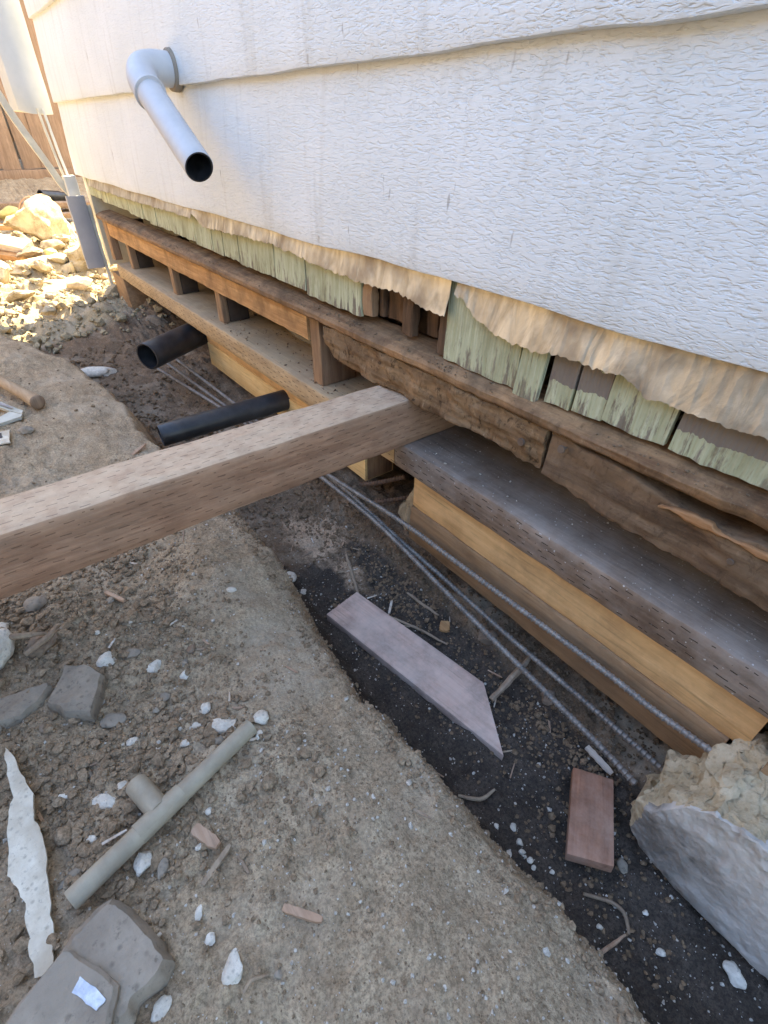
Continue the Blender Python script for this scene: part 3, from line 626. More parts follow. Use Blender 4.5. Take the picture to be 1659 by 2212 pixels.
# ---------------------------------------------------------------- jacking beam, lower timbers
bm_ = board('jacking_beam', (-0.775, -0.680), (-1.55, 0.145), (0.1515, 0.2485), 'beam', None, 'y', ch=0.005, n=70, amp=0.0011, na=5, nb=5, sc=18)
tag(bm_, 'long brown treated square beam lying across the trench onto the sill plate', 'beam')
lb = empty('timber', (-1.35, 0.06, -0.05), 'pale yellow cut timber under the sill plate left of the jacking beam', 'timber')
lbu = board('upper_layer', (-1.93, -0.905), (0.062, 0.150), (0.010, 0.0885), 'orange', lb, 'x', n=30, amp=0.0009)
board('lower_layer', (-1.93, -0.904), (0.060, 0.152), (-0.078, 0.0092), 'pale', lb, 'x', n=30, amp=0.0009, seed=5)
board('cut_end', (-0.9035, -0.900), (0.066, 0.146), (-0.074, 0.086), 'endgrain', lbu, 'z', n=4, amp=0.0008)
rb = empty('timber', (-0.33, 0.06, -0.09), 'two-tone timber, orange above and brown below, under the sill plate at the right', 'timber')
board('upper_layer', (-0.668, 0.022), (0.020, 0.10), (0.000, 0.0885), 'orange', rb, 'x', n=40, amp=0.0010)
board('lower_layer', (-0.670, 0.003), (0.016, 0.10), (-0.092, -0.0008), 'brownboard', rb, 'x', n=40, amp=0.0012, seed=3)

# ---------------------------------------------------------------- footing at the right
foot = empty('concrete_footing', (0.4, 0.0, -0.2), 'broken end of the old concrete footing at the right edge', 'footing')
def footing():
    rings = []; xs = np.concatenate([np.linspace(-0.034, 0.22, 130), np.linspace(0.23, 0.9, 30)])
    for x in xs:
        zt = np.interp(x, [-0.034, -0.012, 0.012, 0.035, 0.06, 0.9], [-0.085, -0.070, -0.005, 0.022, 0.028, 0.03])
        zb = np.interp(x, [-0.034, -0.024, 0.0, 0.06, 0.9], [-0.122, -0.146, -0.164, -0.180, -0.19])
        yf = np.interp(x, [-0.03, -0.02, 0.0, 0.03, 0.9], [-0.098, -0.104, -0.106, -0.106, -0.106])
        yb = 0.28
        ring = rect_ring(yf, yb, zb, zt, 0.004, 60, 36); r = np.zeros((len(ring), 3)); r[:, 0] = x; r[:, 1] = ring[:, 0]; r[:, 2] = ring[:, 1]
        rings.append(r)
    V, F = loft(rings)
    b = sstep(-0.100, -0.08, V[:, 1]) * (sstep(0.10, -0.03, V[:, 0]) + sstep(0.015, -0.03, V[:, 0]))
    b = np.clip(b + 0.5 * sstep(-0.01, 0.02, V[:, 2]), 0, 1)
    n = np.stack([0.6 * fbm(V, 14, 3, 50 + k, 0.5) + 0.9 * (0.4 - np.abs(fbm(V, 26, 4, 60 + k, 0.6))) for k in range(3)], -1)
    V += n * (0.0014 + 0.014 * b[:, None]) * [1, 0.7, 1]
    V[:, 1] += (1 - b) * 0.0012 * fbm(V, 120, 3, 77)
    o = mk('footing_block', V, F, 'conc', foot, 34, mat2='conc_broken')
    c = np.array(o.location) + np.array(foot.location)
    q = np.zeros(len(o.data.polygons) * 3); o.data.polygons.foreach_get('center', q); q = q.reshape(-1, 3) + c
    nz = 0.006 * fbm(q, 40, 3, 3)
    mi = ((q[:, 1] > -0.098 + nz) & ((q[:, 0] < 0.075 + nz) | (q[:, 2] > 0.012))) | (q[:, 0] < -0.026 + nz)
    o.data.polygons.foreach_set('material_index', mi.astype(np.int32))
footing()
st = board('stem_wall', (0.048, 0.9), (-0.022, 0.24), (0.015, 0.0875), 'brownboard', foot, 'x', n=30, amp=0.003, na=4, nb=4, sc=14)
# old pier between the two timbers
def rock(name, c, s, a, seed, mat, label=None, cat=None, group=None, angular=0.6, amp=0.22, sub=3, parent=None, tilt=0.0):
    V, F = rock_shape(seed, sub, angular, amp); V = V * np.array(s) / 2
    if tilt: V = np.stack([V[:, 0], V[:, 1] * math.cos(tilt) - V[:, 2] * math.sin(tilt), V[:, 1] * math.sin(tilt) + V[:, 2] * math.cos(tilt)], -1)
    V = rotz(V, a) + np.array(c); o = mk(name, V, F, mat, parent, 50)
    return tag(o, label, cat, group) if parent is None else o
rock('concrete_pier', (-0.745, 0.12, -0.10), (0.12, 0.12, 0.24), 0.3, 71, 'conc_tan', 'rough broken concrete pier in the gap between the two lower timbers', 'pier', sub=4)

# ---------------------------------------------------------------- reinforcing bars
def rebar(pts, r, mat, label, group=None, pitch=0.0085):
    path = catmull(pts, pitch / 4)
    # even spacing
    d = np.concatenate([[0], np.cumsum(np.linalg.norm(np.diff(path, axis=0), axis=1))]); n = int(d[-1] / (pitch / 4))
    s = np.linspace(0, d[-1], n); path = np.stack([np.interp(s, d, path[:, k]) for k in range(3)], -1)
    rad = r * np.array([0.92, 0.92, 0.94, 1.22])[np.arange(n) % 4]; rad[0] = rad[-1] = r * 0.9
    V, F = loft(tube_rings(path, rad, 10)); o = mk('rebar', V, F, mat, None, 30); return tag(o, label, 'rebar', group)
rebar([(-2.14, -0.03, -0.085), (-1.56, -0.010, -0.088), (-1.2, -0.008, -0.082), (-0.987, -0.008, -0.071), (-0.679, -0.006, -0.038), (-0.49, -0.006, -0.030), (-0.175, -0.006, -0.018), (-0.085, -0.006, -0.019), (0.02, -0.006, -0.011)], 0.0050, 'steel', 'steel reinforcing bar closest to the timbers, running into the broken footing', 'reinforcing bars laid along the trench')
rebar([(-2.12, -0.065, -0.098), (-1.565, -0.030, -0.102), (-1.2, 0.0, -0.098), (-0.945, 0.006, -0.092), (-0.689, 0.004, -0.106), (-0.567, 0.008, -0.116), (-0.36, 0.004, -0.122), (-0.158, 0.004, -0.126), (-0.002, 0.014, -0.146)], 0.0050, 'steel', 'middle one of the three steel reinforcing bars in the trench', 'reinforcing bars laid along the trench')
rebar([(-2.06, -0.112, -0.098), (-1.566, -0.050, -0.10), (-1.1, -0.015, -0.095), (-0.821, -0.010, -0.092), (-0.671, -0.012, -0.10), (-0.478, -0.024, -0.11), (-0.289, -0.034, -0.12), (-0.117, -0.042, -0.13), (-0.050, -0.044, -0.14)], 0.0052, 'steel', 'outermost reinforcing bar, its free end beside the reddish board scrap', 'reinforcing bars laid along the trench')
rebar([(-0.90, 0.04, -0.078), (-0.86, 0.058, -0.060), (-0.79, 0.10, -0.020)], 0.006, 'rust', 'upper rusty bar stub poking out of the broken pier')
rebar([(-0.85, 0.042, -0.108), (-0.81, 0.07, -0.09), (-0.76, 0.11, -0.065)], 0.006, 'rust', 'lower rusty bar stub poking out of the broken pier')

# ---------------------------------------------------------------- pipes
bp = empty('drain_pipe', (-1.90, -0.1, -0.03), 'wide black plastic drain pipe sticking out below the sill plate', 'pipe')
pipe('pipe_wall', (-1.874, -0.178, 0.020), (-2.25, 0.50, 0.035), 0.047, 0.006, 'abs', bp)
sp = empty('drain_pipe', (-1.35, -0.1, -0.05), 'narrow black plastic drain pipe beside the jacking beam', 'pipe')
pipe('pipe_wall', (-1.355, -0.312, -0.020), (-1.30, 0.40, 0.010), 0.031, 0.0045, 'abs', sp)
wp = empty('vent_pipe', (-1.45, -0.05, 0.70), 'grey painted pipe with elbow slanting down from the siding', 'pipe')
pipe('pipe_wall', (-1.249, -0.109, 0.593), (-1.545, -0.091, 0.735), 0.0305, 0.004, 'paintpipe', wp, bore='abs')
def elbow():
    path = catmull([(-1.612, 0.03, 0.770), (-1.610, -0.01, 0.771), (-1.604, -0.045, 0.771), (-1.590, -0.074, 0.764), (-1.562, -0.088, 0.746), (-1.525, -0.0925, 0.7265), (-1.515, -0.0930, 0.7215)], 0.003)
    V, F = loft(tube_rings(path, 0.0345, 40)); el = mk('elbow', V, F, 'paintpipe', wp)
    V, F = loft(tube_rings(np.array([(-1.5165, -0.0929, 0.7222), (-1.515, -0.0930, 0.7215), (-1.510, -0.0933, 0.719), (-1.509, -0.09335, 0.7185)]), np.array([0.0345, 0.0358, 0.0358, 0.033]), 40)); mk('hub_rim', V, F, 'paintpipe', el)
    V, F = loft(tube_rings(np.array([(-1.6115, 0.012, 0.7705), (-1.6115, 0.004, 0.7705), (-1.611, -0.004, 0.7705), (-1.611, -0.006, 0.7705)]), np.array([0.042, 0.042, 0.041, 0.036]), 40)); mk('caulk_ring', V, F, 'conc_dirty', el)
elbow()

# ---------------------------------------------------------------- PVC tee and other things on the bank
tee = empty('pvc_tee', (-0.36, -0.62, 0.005), 'grey plastic tee-shaped pipe lying among clods on the bank', 'pipe')
za, zb_ = gz(-0.328, -0.725) + 0.022, gz(-0.396, -0.496) + 0.013
pipe('main_tube', (-0.328, -0.727, za), (-0.397, -0.494, zb_), 0.0112, 0.0022, 'pvc', tee, 24)
zm = (za + zb_) / 2
pipe('branch_tube', (-0.412, -0.639, zm - 0.002), (-0.362, -0.626, zm), 0.0135, 0.002, 'pvc', tee, 24, 6)
dv = np.array([-0.069, 0.233, zb_ - za]); c0 = np.array([-0.359, -0.626, zm])
V, F = loft(tube_rings(np.array([c0 - dv * 0.12, c0 - dv * 0.119, c0 + dv * 0.119, c0 + dv * 0.12]), np.array([0.0112, 0.0124, 0.0124, 0.0112]), 24)); mk('tee_socket', V, F, 'pvc', tee)

def slab(name, poly, zbase, th, mat, label=None, cat=None, group=None, seed=0, amp=0.002, parent=None, taper=0.004, sub=5, tiltx=0.0, tilty=0.0, plain=False):
    P = np.array(poly, float); n = len(P); Q = []
    for i in range(n):
        for k in range(sub): Q.append(P[i] + (P[(i + 1) % n] - P[i]) * k / sub)
    Q = np.array(Q); c = Q.mean(0); rings = []
    Q = Q + 0.0016 * np.stack([fbm(P3(Q[:, 0], Q[:, 1]), 90, 3, seed), fbm(P3(Q[:, 0], Q[:, 1]), 90, 3, seed + 50)], -1)
    for s, z in ((0.985, 0.0), (1.0, th * 0.35), (1.0, th * 0.75), (1 - taper / 0.05, th), (0.70, th * 1.02), (0.35, th * 1.03), (0.06, th * 1.03))[:3 if plain else 7]:
        q = c + (Q - c) * s; rings.append(np.stack([q[:, 0], q[:, 1], np.full(len(q), zbase + z)], -1))
    V, F = loft(rings); V = V + amp * np.stack([fbm(V, 45, 4, seed + 3 + k) for k in range(3)], -1)
    V[:, 2] += (V[:, 0] - c[0]) * tiltx + (V[:, 1] - c[1]) * tilty
    o = mk(name, V, F, mat, parent, 35)
    return tag(o, label, cat, group) if parent is None else o
slab('flat_stone', [(-0.654, -0.671), (-0.637, -0.648), (-0.60, -0.632), (-0.542, -0.66), (-0.564, -0.688), (-0.599, -0.706)], 0.000, 0.022, 'stone_grey', 'flat grey-brown stone tile with six sides on the bank', 'stone', seed=4)
slab('flat_stone', [(-0.66, -0.79), (-0.647, -0.736), (-0.638, -0.697), (-0.628, -0.695), (-0.61, -0.717), (-0.601, -0.738), (-0.605, -0.79)], 0.0, 0.018, 'stone_grey', 'elongated flat grey stone at the left edge beside the six-sided tile', 'stone', seed=8)
slab('paint_strip', [(-0.56, -0.760), (-0.547, -0.755), (-0.474, -0.741), (-0.441, -0.744), (-0.40, -0.739), (-0.308, -0.748), (-0.276, -0.753), (-0.286, -0.767), (-0.308, -0.768), (-0.365, -0.766), (-0.394, -0.775), (-0.443, -0.770), (-0.484, -0.762), (-0.54, -0.762)], 0.016, 0.006, 'whitestrip', 'long tapering flaking white strip lying at the bottom left', 'strip', seed=5, amp=0.0012, taper=0.001, plain=True, sub=8)
blk = empty('concrete_block', (-0.25, -0.71, 0.0), 'broken dusty concrete block with a silvery patch, bottom left', 'concrete block')
slab('block_body', [(-0.306, -0.69), (-0.29, -0.681), (-0.242, -0.662), (-0.219, -0.66), (-0.212, -0.67), (-0.209, -0.693), (-0.20, -0.705), (-0.195, -0.735), (-0.20, -0.80), (-0.255, -0.79), (-0.292, -0.74), (-0.303, -0.721)], -0.012, 0.048, 'conc_dirty', seed=14, parent=blk, taper=0.007, amp=0.0022)
bl_ = slab('block_ledge', [(-0.285, -0.735), (-0.262, -0.722), (-0.226, -0.702), (-0.19, -0.72), (-0.19, -0.80), (-0.25, -0.80)], 0.030, 0.016, 'conc_dirty', seed=16, parent=blk, taper=0.004, amp=0.0015)
slab('silver_patch', [(-0.252, -0.727), (-0.222, -0.711), (-0.217, -0.722), (-0.243, -0.735)], 0.0455, 0.0024, 'silver', seed=18, parent=bl_, taper=0.001, amp=0.0008)

# individually placed stones on the bank (x, y, length, width, turn, height factor, material, label)
ST = [(-0.731, -0.752, 0.062, 0.075, 'conc_white', 'biggest white concrete lump, cut by the left edge of the picture', 0.8),
 (-0.786, -0.738, 0.045, 0.026, 'conc_white', 'low white stone touching the left edge above the biggest white lump', 0.6),
 (-0.655, -0.700, 0.0, 0.0, None, '', 0),
 (-0.713, -0.692, 0.047, 0.046, 'stone_brown', 'brown wedge-shaped stone under the bent twig', 0.6),
 (-0.818, -0.690, 0.044, 0.036, 'stone_grey', 'grey lumpy stone just below the jacking beam', 0.7),
 (-0.634, -0.620, 0.027, 0.027, 'conc_white', 'dirty pale pebble right of the six-sided stone tile', 0.6),
 (-0.626, -0.585, 0.028, 0.019, 'stone_grey', 'flat grey pebble beside the dirty pale pebble', 0.5),
 (-0.589, -0.567, 0.019, 0.024, 'conc_white', 'bright white round pebble in the middle of the clods', 0.8),
 (-0.583, -0.508, 0.017, 0.022, 'stone_brown', 'small brown pebble at the edge of the smooth bank', 0.6),
 (-0.528, -0.573, 0.019, 0.020, 'stone_grey', 'rounded light grey pebble below the bright white round pebble', 0.7),
 (-0.473, -0.533, 0.019, 0.022, 'conc_white', 'speckled pebble above the largest white pebble', 0.7),
 (-0.533, -0.640, 0.036, 0.026, 'stone_grey', 'ragged pale grey lump in the middle of the clods', 0.6),
 (-0.428, -0.521, 0.041, 0.026, 'conc_white', 'largest oval white pebble at the upper end of the plastic tee', 0.7),
 (-0.408, -0.478, 0.028, 0.026, 'conc_white', 'rounded white pebble touching the upper end of the plastic tee', 0.7),
 (-0.426, -0.677, 0.043, 0.022, 'conc_white', 'angular white chunk left of the tee branch', 0.6),
 (-0.327, -0.659, 0.023, 0.027, 'conc_white', 'oval speckled pebble just right of the tee', 0.7),
 (-0.309, -0.643, 0.014, 0.024, 'stone_grey', 'narrow grey pebble next to the oval speckled pebble', 0.6),
 (-0.362, -0.728, 0.028, 0.014, 'stone_grey', 'long thin grey stone between white strip and tee', 0.6),
 (-0.183, -0.616, 0.020, 0.028, 'conc_white', 'lone pale pebble near the bottom edge of the bank', 0.6),
 (-0.195, -0.682, 0.017, 0.024, 'conc_white', 'smooth light stone beside the concrete block at the bottom', 0.6),
 (-0.412, -0.725, 0.026, 0.020, 'clod', 'large soil clod right of the white strip', 0.7),
 (-0.572, -0.717, 0.021, 0.016, 'stone_brown', 'brownish pebble above the tip of the white strip', 0.6),
 (-0.601, -0.768, 0.020, 0.018, 'stone_grey', 'grey pebble at the left edge near the tip of the white strip', 0.7)]
k = 0
for x, y, a, b, m, lab, hf in ST:
    k += 1
    if m is None: continue
    h = hf * min(a, b); rock('stone', (x, y, gz(x, y) + 0.25 * h), (a, b, h), R(53 if k != 18 else 95), 100 + k, m, lab, 'stone', angular=0.35, amp=0.18)
for j, (x, y, a, b) in enumerate([(-0.763, -0.583, .015, .018), (-0.661, -0.406, .019, .014), (-0.549, -0.534, .015, .018), (-0.516, -0.588, .012, .013), (-0.484, -0.629, .016, .015), (-0.386, -0.49, .010, .016), (-0.409, -0.536, .016, .012), (-0.453, -0.549, .019, .012), (-0.598, -0.734, .013, .010), (-0.474, -0.686, .012, .011), (-0.429, -0.655, .015, .014), (-0.435, -0.574, .015, .013), (-0.567, -0.526, .009, .011), (-0.463, -0.716, .016, .008), (-0.339, -0.58, .011, .012), (-0.153, -0.584, .009, .009), (-0.219, -0.626, .012, .012), (-0.246, -0.627, .008, .016), (-0.313, -0.631, .006, .007), (-0.39, -0.70, .012, .010), (-0.70, -0.62, .012, .010), (-0.74, -0.66, .014, .010), (-0.69, -0.57, .010, .009)]):
    h = 0.65 * min(a, b); rock('pebble', (x, y, gz(x, y) + 0.2 * h), (a, b, h), R(53), 200 + j, 'conc_white' if j % 3 else 'stone_grey', 'small loose pebble lying among the clods on the bank', 'pebble', 'small pebbles on the bank', sub=2, angular=0.3)
for j, (x, y, a, b, lab) in enumerate([(-0.80, -0.235, .034, .036, 'white stone at the foot of the bank near the dusty pink board'), (-0.765, -0.222, .016, .018, 'small white stone next to the bigger one at the bank foot'), (-0.397, 0.0, .045, .042, 'brown rock between the middle and outermost bars'), (-0.235, -0.012, .034, .034, 'brown rock beside the middle bar near the footing'), (0.152, -0.125, .024, .030, 'white stone in the bottom right corner of the trench'), (0.085, -0.175, .016, .010, 'small pale stone below the footing in the trench'), (-0.003, -0.127, .018, .024, 'dark pebble beside the reddish board scrap')]):
    rock('stone', (x, y, gz(x, y) + 0.004), (a, b, 0.6 * min(a, b)), R(53), 300 + j, ['conc_white', 'conc_white', 'stone_brown', 'stone_brown', 'conc_white', 'conc_white', 'stone_grey'][j], lab, 'stone', angular=0.4)
for j, (x, y, s) in enumerate([(-0.134, -0.213, .013), (-0.114, -0.223, .012), (-0.103, -0.23, .011), (-0.089, -0.229, .011), (-0.08, -0.232, .008), (-0.114, -0.248, .012), (-0.15, -0.235, .009), (-0.06, -0.215, .008), (0.02, -0.22, .010), (0.05, -0.15, .009)]):
    rock('pebble', (x, y, gz(x, y) + 0.002), (s, s * 0.85, s * 0.6), R(30 * j), 330 + j, 'conc_white', 'small white pebble on the dark trench floor near the reddish board', 'pebble', 'white pebbles in the dark trench', sub=2, angular=0.3)

# boards lying in the trench
def plank_poly(name, poly, z, th, mat, label, cat, along):
    P = np.array(poly, float); c = P.mean(0); a = math.atan2(along[1], along[0]); ca, sa = math.cos(-a), math.sin(-a)
    L = [((p[0] - c[0]) * ca - (p[1] - c[1]) * sa, (p[0] - c[0]) * sa + (p[1] - c[1]) * ca) for p in P]
    b = bmesh.new(); vs = [b.verts.new((x, y, 0)) for x, y in L]; f = b.faces.new(vs)
    r = bmesh.ops.extrude_face_region(b, geom=[f]); bmesh.ops.translate(b, verts=[v for v in r['geom'] if isinstance(v, bmesh.types.BMVert)], vec=(0, 0, th))
    bmesh.ops.bevel(b, geom=list(b.edges), offset=0.0022, segments=2, affect='EDGES', profile=0.6)
    bmesh.ops.recalc_face_normals(b, faces=b.faces)
    me = bpy.data.meshes.new(name); b.to_mesh(me); b.free(); me.materials.append(MT[mat])
    me.polygons.foreach_set('use_smooth', [True] * len(me.polygons)); me.set_sharp_from_angle(angle=R(35))
    o = bpy.data.objects.new(name, me); COL.objects.link(o); o.location = (c[0], c[1], z); o.rotation_euler = (0, 0, a)
    return tag(o, label, cat)
pb = plank_poly('board_scrap', [(-0.658, -0.224), (-0.675, -0.132), (-0.334, -0.073), (-0.214, -0.151)], -0.202, 0.020, 'pink', 'long dusty pink board with a slanted end on the dark trench floor', 'board', (0.44, 0.073))
pb.rotation_euler = (R(-1.5), R(0.5), pb.rotation_euler[2])
bb = plank_poly('board_scrap', [(-0.129, -0.078), (-0.076, -0.045), (-0.006, -0.158), (-0.057, -0.196)], -0.188, 0.020, 'redboard', 'short reddish-brown board scrap lying near the footing', 'board', (0.07, -0.113))
bb.rotation_euler = (R(3), R(-4), bb.rotation_euler[2])

# sticks, roots, chips
def stick(name, pts, r, mat, label, cat='stick', group=None, lift=0.002, seed=0):
    Q = [(x, y, gz(x, y) + r + lift) for x, y in pts]
    if len(Q) == 2: Q.insert(1, tuple((np.array(Q[0]) + np.array(Q[1])) / 2 + [0.001, -0.001, 0.001]))
    o = tube(name, Q, [r * 0.8, r, r * 1.05, r * 0.6], mat, None, 7, 0.006, 40, r * 0.25, seed); return tag(o, label, cat, group)
stick('stick', [(-0.30, -0.088), (-0.302, -0.03), (-0.305, 0.03)], 0.0065, 'stick', 'thick brown stick lying across under the bars', lift=0.012)
stick('twig', [(-0.587, -0.117), (-0.513, -0.085), (-0.445, -0.065)], 0.0028, 'stick', 'thin long twig beside the dusty pink board', 'twig', lift=0.006)
stick('stick', [(-0.80, -0.075), (-0.73, -0.105), (-0.672, -0.128)], 0.0042, 'stick', 'dark thin stake pointing to the corner of the pink board', lift=0.004)
stick('twig', [(-0.603, -0.040), (-0.51, -0.030)], 0.0035, 'stick', 'reddish twig next to the outermost bar', 'twig')
stick('root', [(-0.016, -0.206), (0.012, -0.18), (0.032, -0.175), (0.048, -0.192)], 0.0028, 'stick', 'curved pale root below the reddish board scrap', 'root', lift=0.003)
stick('root', [(0.035, -0.251), (0.040, -0.223), (0.046, -0.197)], 0.0026, 'chipwood', 'short pale root reaching the bank edge at lower right', 'root', lift=0.004)
stick('root', [(-0.217, -0.253), (-0.193, -0.229), (-0.187, -0.201)], 0.0030, 'stick', 'flattened grey root on the trench floor below the pink board', 'root', lift=0.003)
stick('root', [(-0.28, -0.290), (-0.268, -0.272), (-0.253, -0.252)], 0.0018, 'chipwood', 'thin pale root hanging off the bank edge', 'root', lift=0.004)
stick('twig', [(-0.686, -0.712), (-0.697, -0.680), (-0.721, -0.662)], 0.0045, 'stick', 'bent brown twig over the wedge-shaped stone', 'twig', lift=0.024)
stick('stick', [(-0.75, -0.765), (-0.724, -0.712), (-0.719, -0.680)], 0.0045, 'stick', 'long grey stick at the left edge behind the white lump', lift=0.02)
stick('twig', [(-0.16, -0.616), (-0.163, -0.607), (-0.159, -0.592)], 0.0016, 'stick', 'tiny curled twig on the bank near the bottom', 'twig')
def chip(name, p, q, w, mat, label, cat='wood chip', group=None, th=0.006, lift=0.004):
    p = np.array(p); q = np.array(q); d = q - p; L = np.linalg.norm(d); d /= L; nn = np.array([-d[1], d[0]]); c = (p + q) / 2; a = math.atan2(d[1], d[0])
    rings = []; rs = abs(hash(label)) % 7 if False else int(abs(p[0]) * 1000) % 17
    for t in np.linspace(-0.5, 0.5, 9):
        ww = w * (1 - (0.45 if t > 0 else 0.1) * max(0, abs(t) - 0.35) / 0.15) * (1 + 0.12 * math.sin(23 * t + rs)); rings.append(np.array([(t * L, -ww / 2, 0), (t * L, ww / 2, 0), (t * L, ww * 0.42, th), (t * L, -ww * 0.45, th * 0.8)]))
    V, F = loft(rings); V = rotz(V, a); z = gz(c[0], c[1]) + lift; V = V + [c[0], c[1], z]
    return tag(mk(name, V, F, mat, None, 30), label, cat, group)
chip('wood_chip', (-0.197, -0.555), (-0.163, -0.528), 0.008, 'chipwood', 'pinkish split stick lying alone on the smooth bank')
chip('wood_chip', (-0.326, -0.601), (-0.292, -0.586), 0.014, 'chipwood', 'reddish splintered chip right of the plastic tee')
chip('wood_chip', (-0.268, -0.615), (-0.286, -0.575), 0.006, 'stick', 'thin grey splinter beside the reddish splintered chip')
chip('wood_chip', (-0.785, -0.586), (-0.744, -0.565), 0.006, 'chipwood', 'pale splinter near the jacking beam on the clods')
chip('wood_chip', (-0.612, -0.079), (-0.586, -0.107), 0.006, 'lumber_white', 'small whitish chip behind the dusty pink board')
chip('wood_chip', (-0.488, -0.03), (-0.470, -0.05), 0.022, 'rail', 'square brown wood chip touching the outermost bar')
chip('wood_chip', (-0.137, -0.030), (-0.085, -0.036), 0.010, 'lumber_white', 'white pointed splinter under the free end of the outermost bar', lift=0.012)
chip('wood_chip', (-1.271, -0.409), (-1.312, -0.362), 0.008, 'chipwood', 'dry leaf-like splinter left of the jacking beam on the bank')
rs_ = np.random.default_rng(3)
for j in range(46):
    if j < 26: x, y = rs_.uniform(-0.98, -0.15), rs_.uniform(-0.22, -0.02)
    else: x, y = rs_.uniform(-0.9, -0.1), rs_.uniform(-0.75, -0.38)
    a = rs_.uniform(0, 3.1); L = rs_.uniform(0.012, 0.034)
    tr_ = j < 26
    chip('splinter', (x, y), (x + L * math.cos(a), y + L * math.sin(a)), rs_.uniform(0.0015, 0.004), ['chipwood', 'stick', 'lumber_white'][j % 3], 'tiny loose splinter on the trench floor' if tr_ else 'tiny loose splinter on the dirt bank', 'splinter', 'splinters in the trench' if tr_ else 'splinters on the bank', 0.0015, 0.002)

# tools at the left edge
ham = empty('pick_handle', (-1.72, -0.58, 0.0), 'smooth wooden tool handle lying on the bank at the left edge', 'tool handle')
z0 = gz(-1.66, -0.55)
path = catmull([(-1.99, -0.655, z0 + 0.045), (-1.85, -0.607, z0 + 0.034), (-1.74, -0.571, z0 + 0.027), (-1.69, -0.556, z0 + 0.025), (-1.660, -0.547, z0 + 0.024)], 0.015)
rad = np.interp(np.linspace(0, 1, len(path)), [0, 0.5, 0.8, 1], [0.014, 0.0145, 0.0165, 0.0205])
V, F = loft(tube_rings(path, rad, 20)); hs = mk('handle_shaft', V, F, 'handle', ham)
V, F = loft(tube_rings(np.array([path[-1], path[-1] + [0.003, 0.001, 0], path[-1] + [0.006, 0.002, 0.0]]), np.array([0.0206, 0.0195, 0.015]), 20)); mk('handle_butt', V, F, 'handle_end', hs)
sq = empty('clamp_tool', (-1.62, -0.64, 0.0), 'pale clamp-like hand tool under the wooden handle at the left edge', 'tool')
z1 = gz(-1.62, -0.62) + 0.012
slab('tool_arm', [(-1.80, -0.655), (-1.64, -0.589), (-1.622, -0.594), (-1.66, -0.618), (-1.78, -0.672)], z1 - 0.006, 0.012, 'toolpale', seed=31, parent=sq, plain=True, amp=0.0006)
slab('tool_inset', [(-1.78, -0.655), (-1.67, -0.607), (-1.662, -0.612), (-1.77, -0.664)], z1 + 0.0065, 0.0012, 'toolsteel', seed=32, parent=sq, plain=True, amp=0.0003)
slab('tool_arm', [(-1.66, -0.618), (-1.622, -0.594), (-1.606, -0.598), (-1.595, -0.65), (-1.565, -0.74), (-1.60, -0.74), (-1.632, -0.65)], z1 - 0.008, 0.012, 'toolpale', seed=33, parent=sq, plain=True, amp=0.0006)
lab_ = slab('tag_card', [(-1.56, -0.72), (-1.535, -0.633), (-1.46, -0.643), (-1.47, -0.72)], gz(-1.5, -0.66) + 0.004, 0.004, 'whitestrip', 'small white card lying flat at the left edge', 'card', seed=2, amp=0.0006, taper=0.0006)
slab('card_print', [(-1.545, -0.70), (-1.525, -0.652), (-1.495, -0.655), (-1.50, -0.70)], gz(-1.5, -0.66) + 0.0085, 0.0006, 'abs', seed=3, parent=lab_, amp=0.0003, taper=0.0004)
rock('stone', (-1.515, -0.600, gz(-1.515, -0.6) + 0.008), (0.045, 0.03, 0.02), 0.9, 401, 'stone_grey', 'smooth grey oval stone between the wooden handle and the white card', 'stone', angular=0.1)

# ---------------------------------------------------------------- far corner: rubble, scraps, fence
RB = [((-4.3, -0.05, 0.14), (0.30, 0.46, 0.36), 0.5, 'conc_tan', 'tallest broken concrete slab standing beyond the house corner'),
 ((-3.75, -0.24, -0.01), (0.22, 0.42, 0.13), 0.3, 'conc_tan', 'flat broken concrete slab below the tallest one'),
 ((-3.40, -0.19, -0.05), (0.22, 0.36, 0.14), 0.2, 'conc_tan', 'cracked concrete slab nearest the trench end'),
 ((-3.72, 0.02, 0.0), (0.30, 0.28, 0.24), 0.1, 'conc_tan', 'tan concrete chunk seen just under the grey corner board'),
 ((-3.25, -0.04, -0.07), (0.12, 0.10, 0.10), 0.7, 'conc_tan', 'fist-sized concrete chunk close to the house corner'),
 ((-3.10, -0.20, -0.055), (0.09, 0.11, 0.05), 0.2, 'conc_white', 'small whitish concrete piece at the top of the trench end'),
 ((-3.55, -0.46, 0.03), (0.22, 0.20, 0.14), 1.0, 'conc_tan', 'concrete chunk at the left edge above the shaded bank'),
 ((-3.95, -0.22, 0.05), (0.14, 0.20, 0.10), 0.4, 'stone_brown', 'brown broken piece leaning against the tallest slab'),
 ((-4.05, -0.42, 0.05), (0.20, 0.16, 0.12), 1.4, 'conc_tan', 'concrete lump beside the white scrap board'),
 ((-3.15, -0.40, 0.0), (0.14, 0.12, 0.06), 1.9, 'conc_tan', 'tilted concrete flake on the sunlit slope'),
 ((-2.90, -0.33, -0.035), (0.09, 0.07, 0.05), 0.9, 'conc_tan', 'small concrete flake low on the sunlit slope'),
 ((-3.0, 0.08, -0.13), (0.16, 0.16, 0.10), 0.3, 'stone_brown', 'dark stone supporting the corner block'),
 ((-2.62, 0.06, -0.10), (0.14, 0.10, 0.10), 0.6, 'stone_grey', 'grey stone under the plate beside the wide black pipe')]
for j, (c, s, a, m, lab) in enumerate(RB):
    rock('concrete_chunk' if 'conc' in m else 'stone', c, s, a, 500 + j, m, lab, 'concrete chunk' if 'conc' in m else 'stone', angular=1.7, amp=0.09, sub=4, tilt=0.15 * (j % 3 - 1))
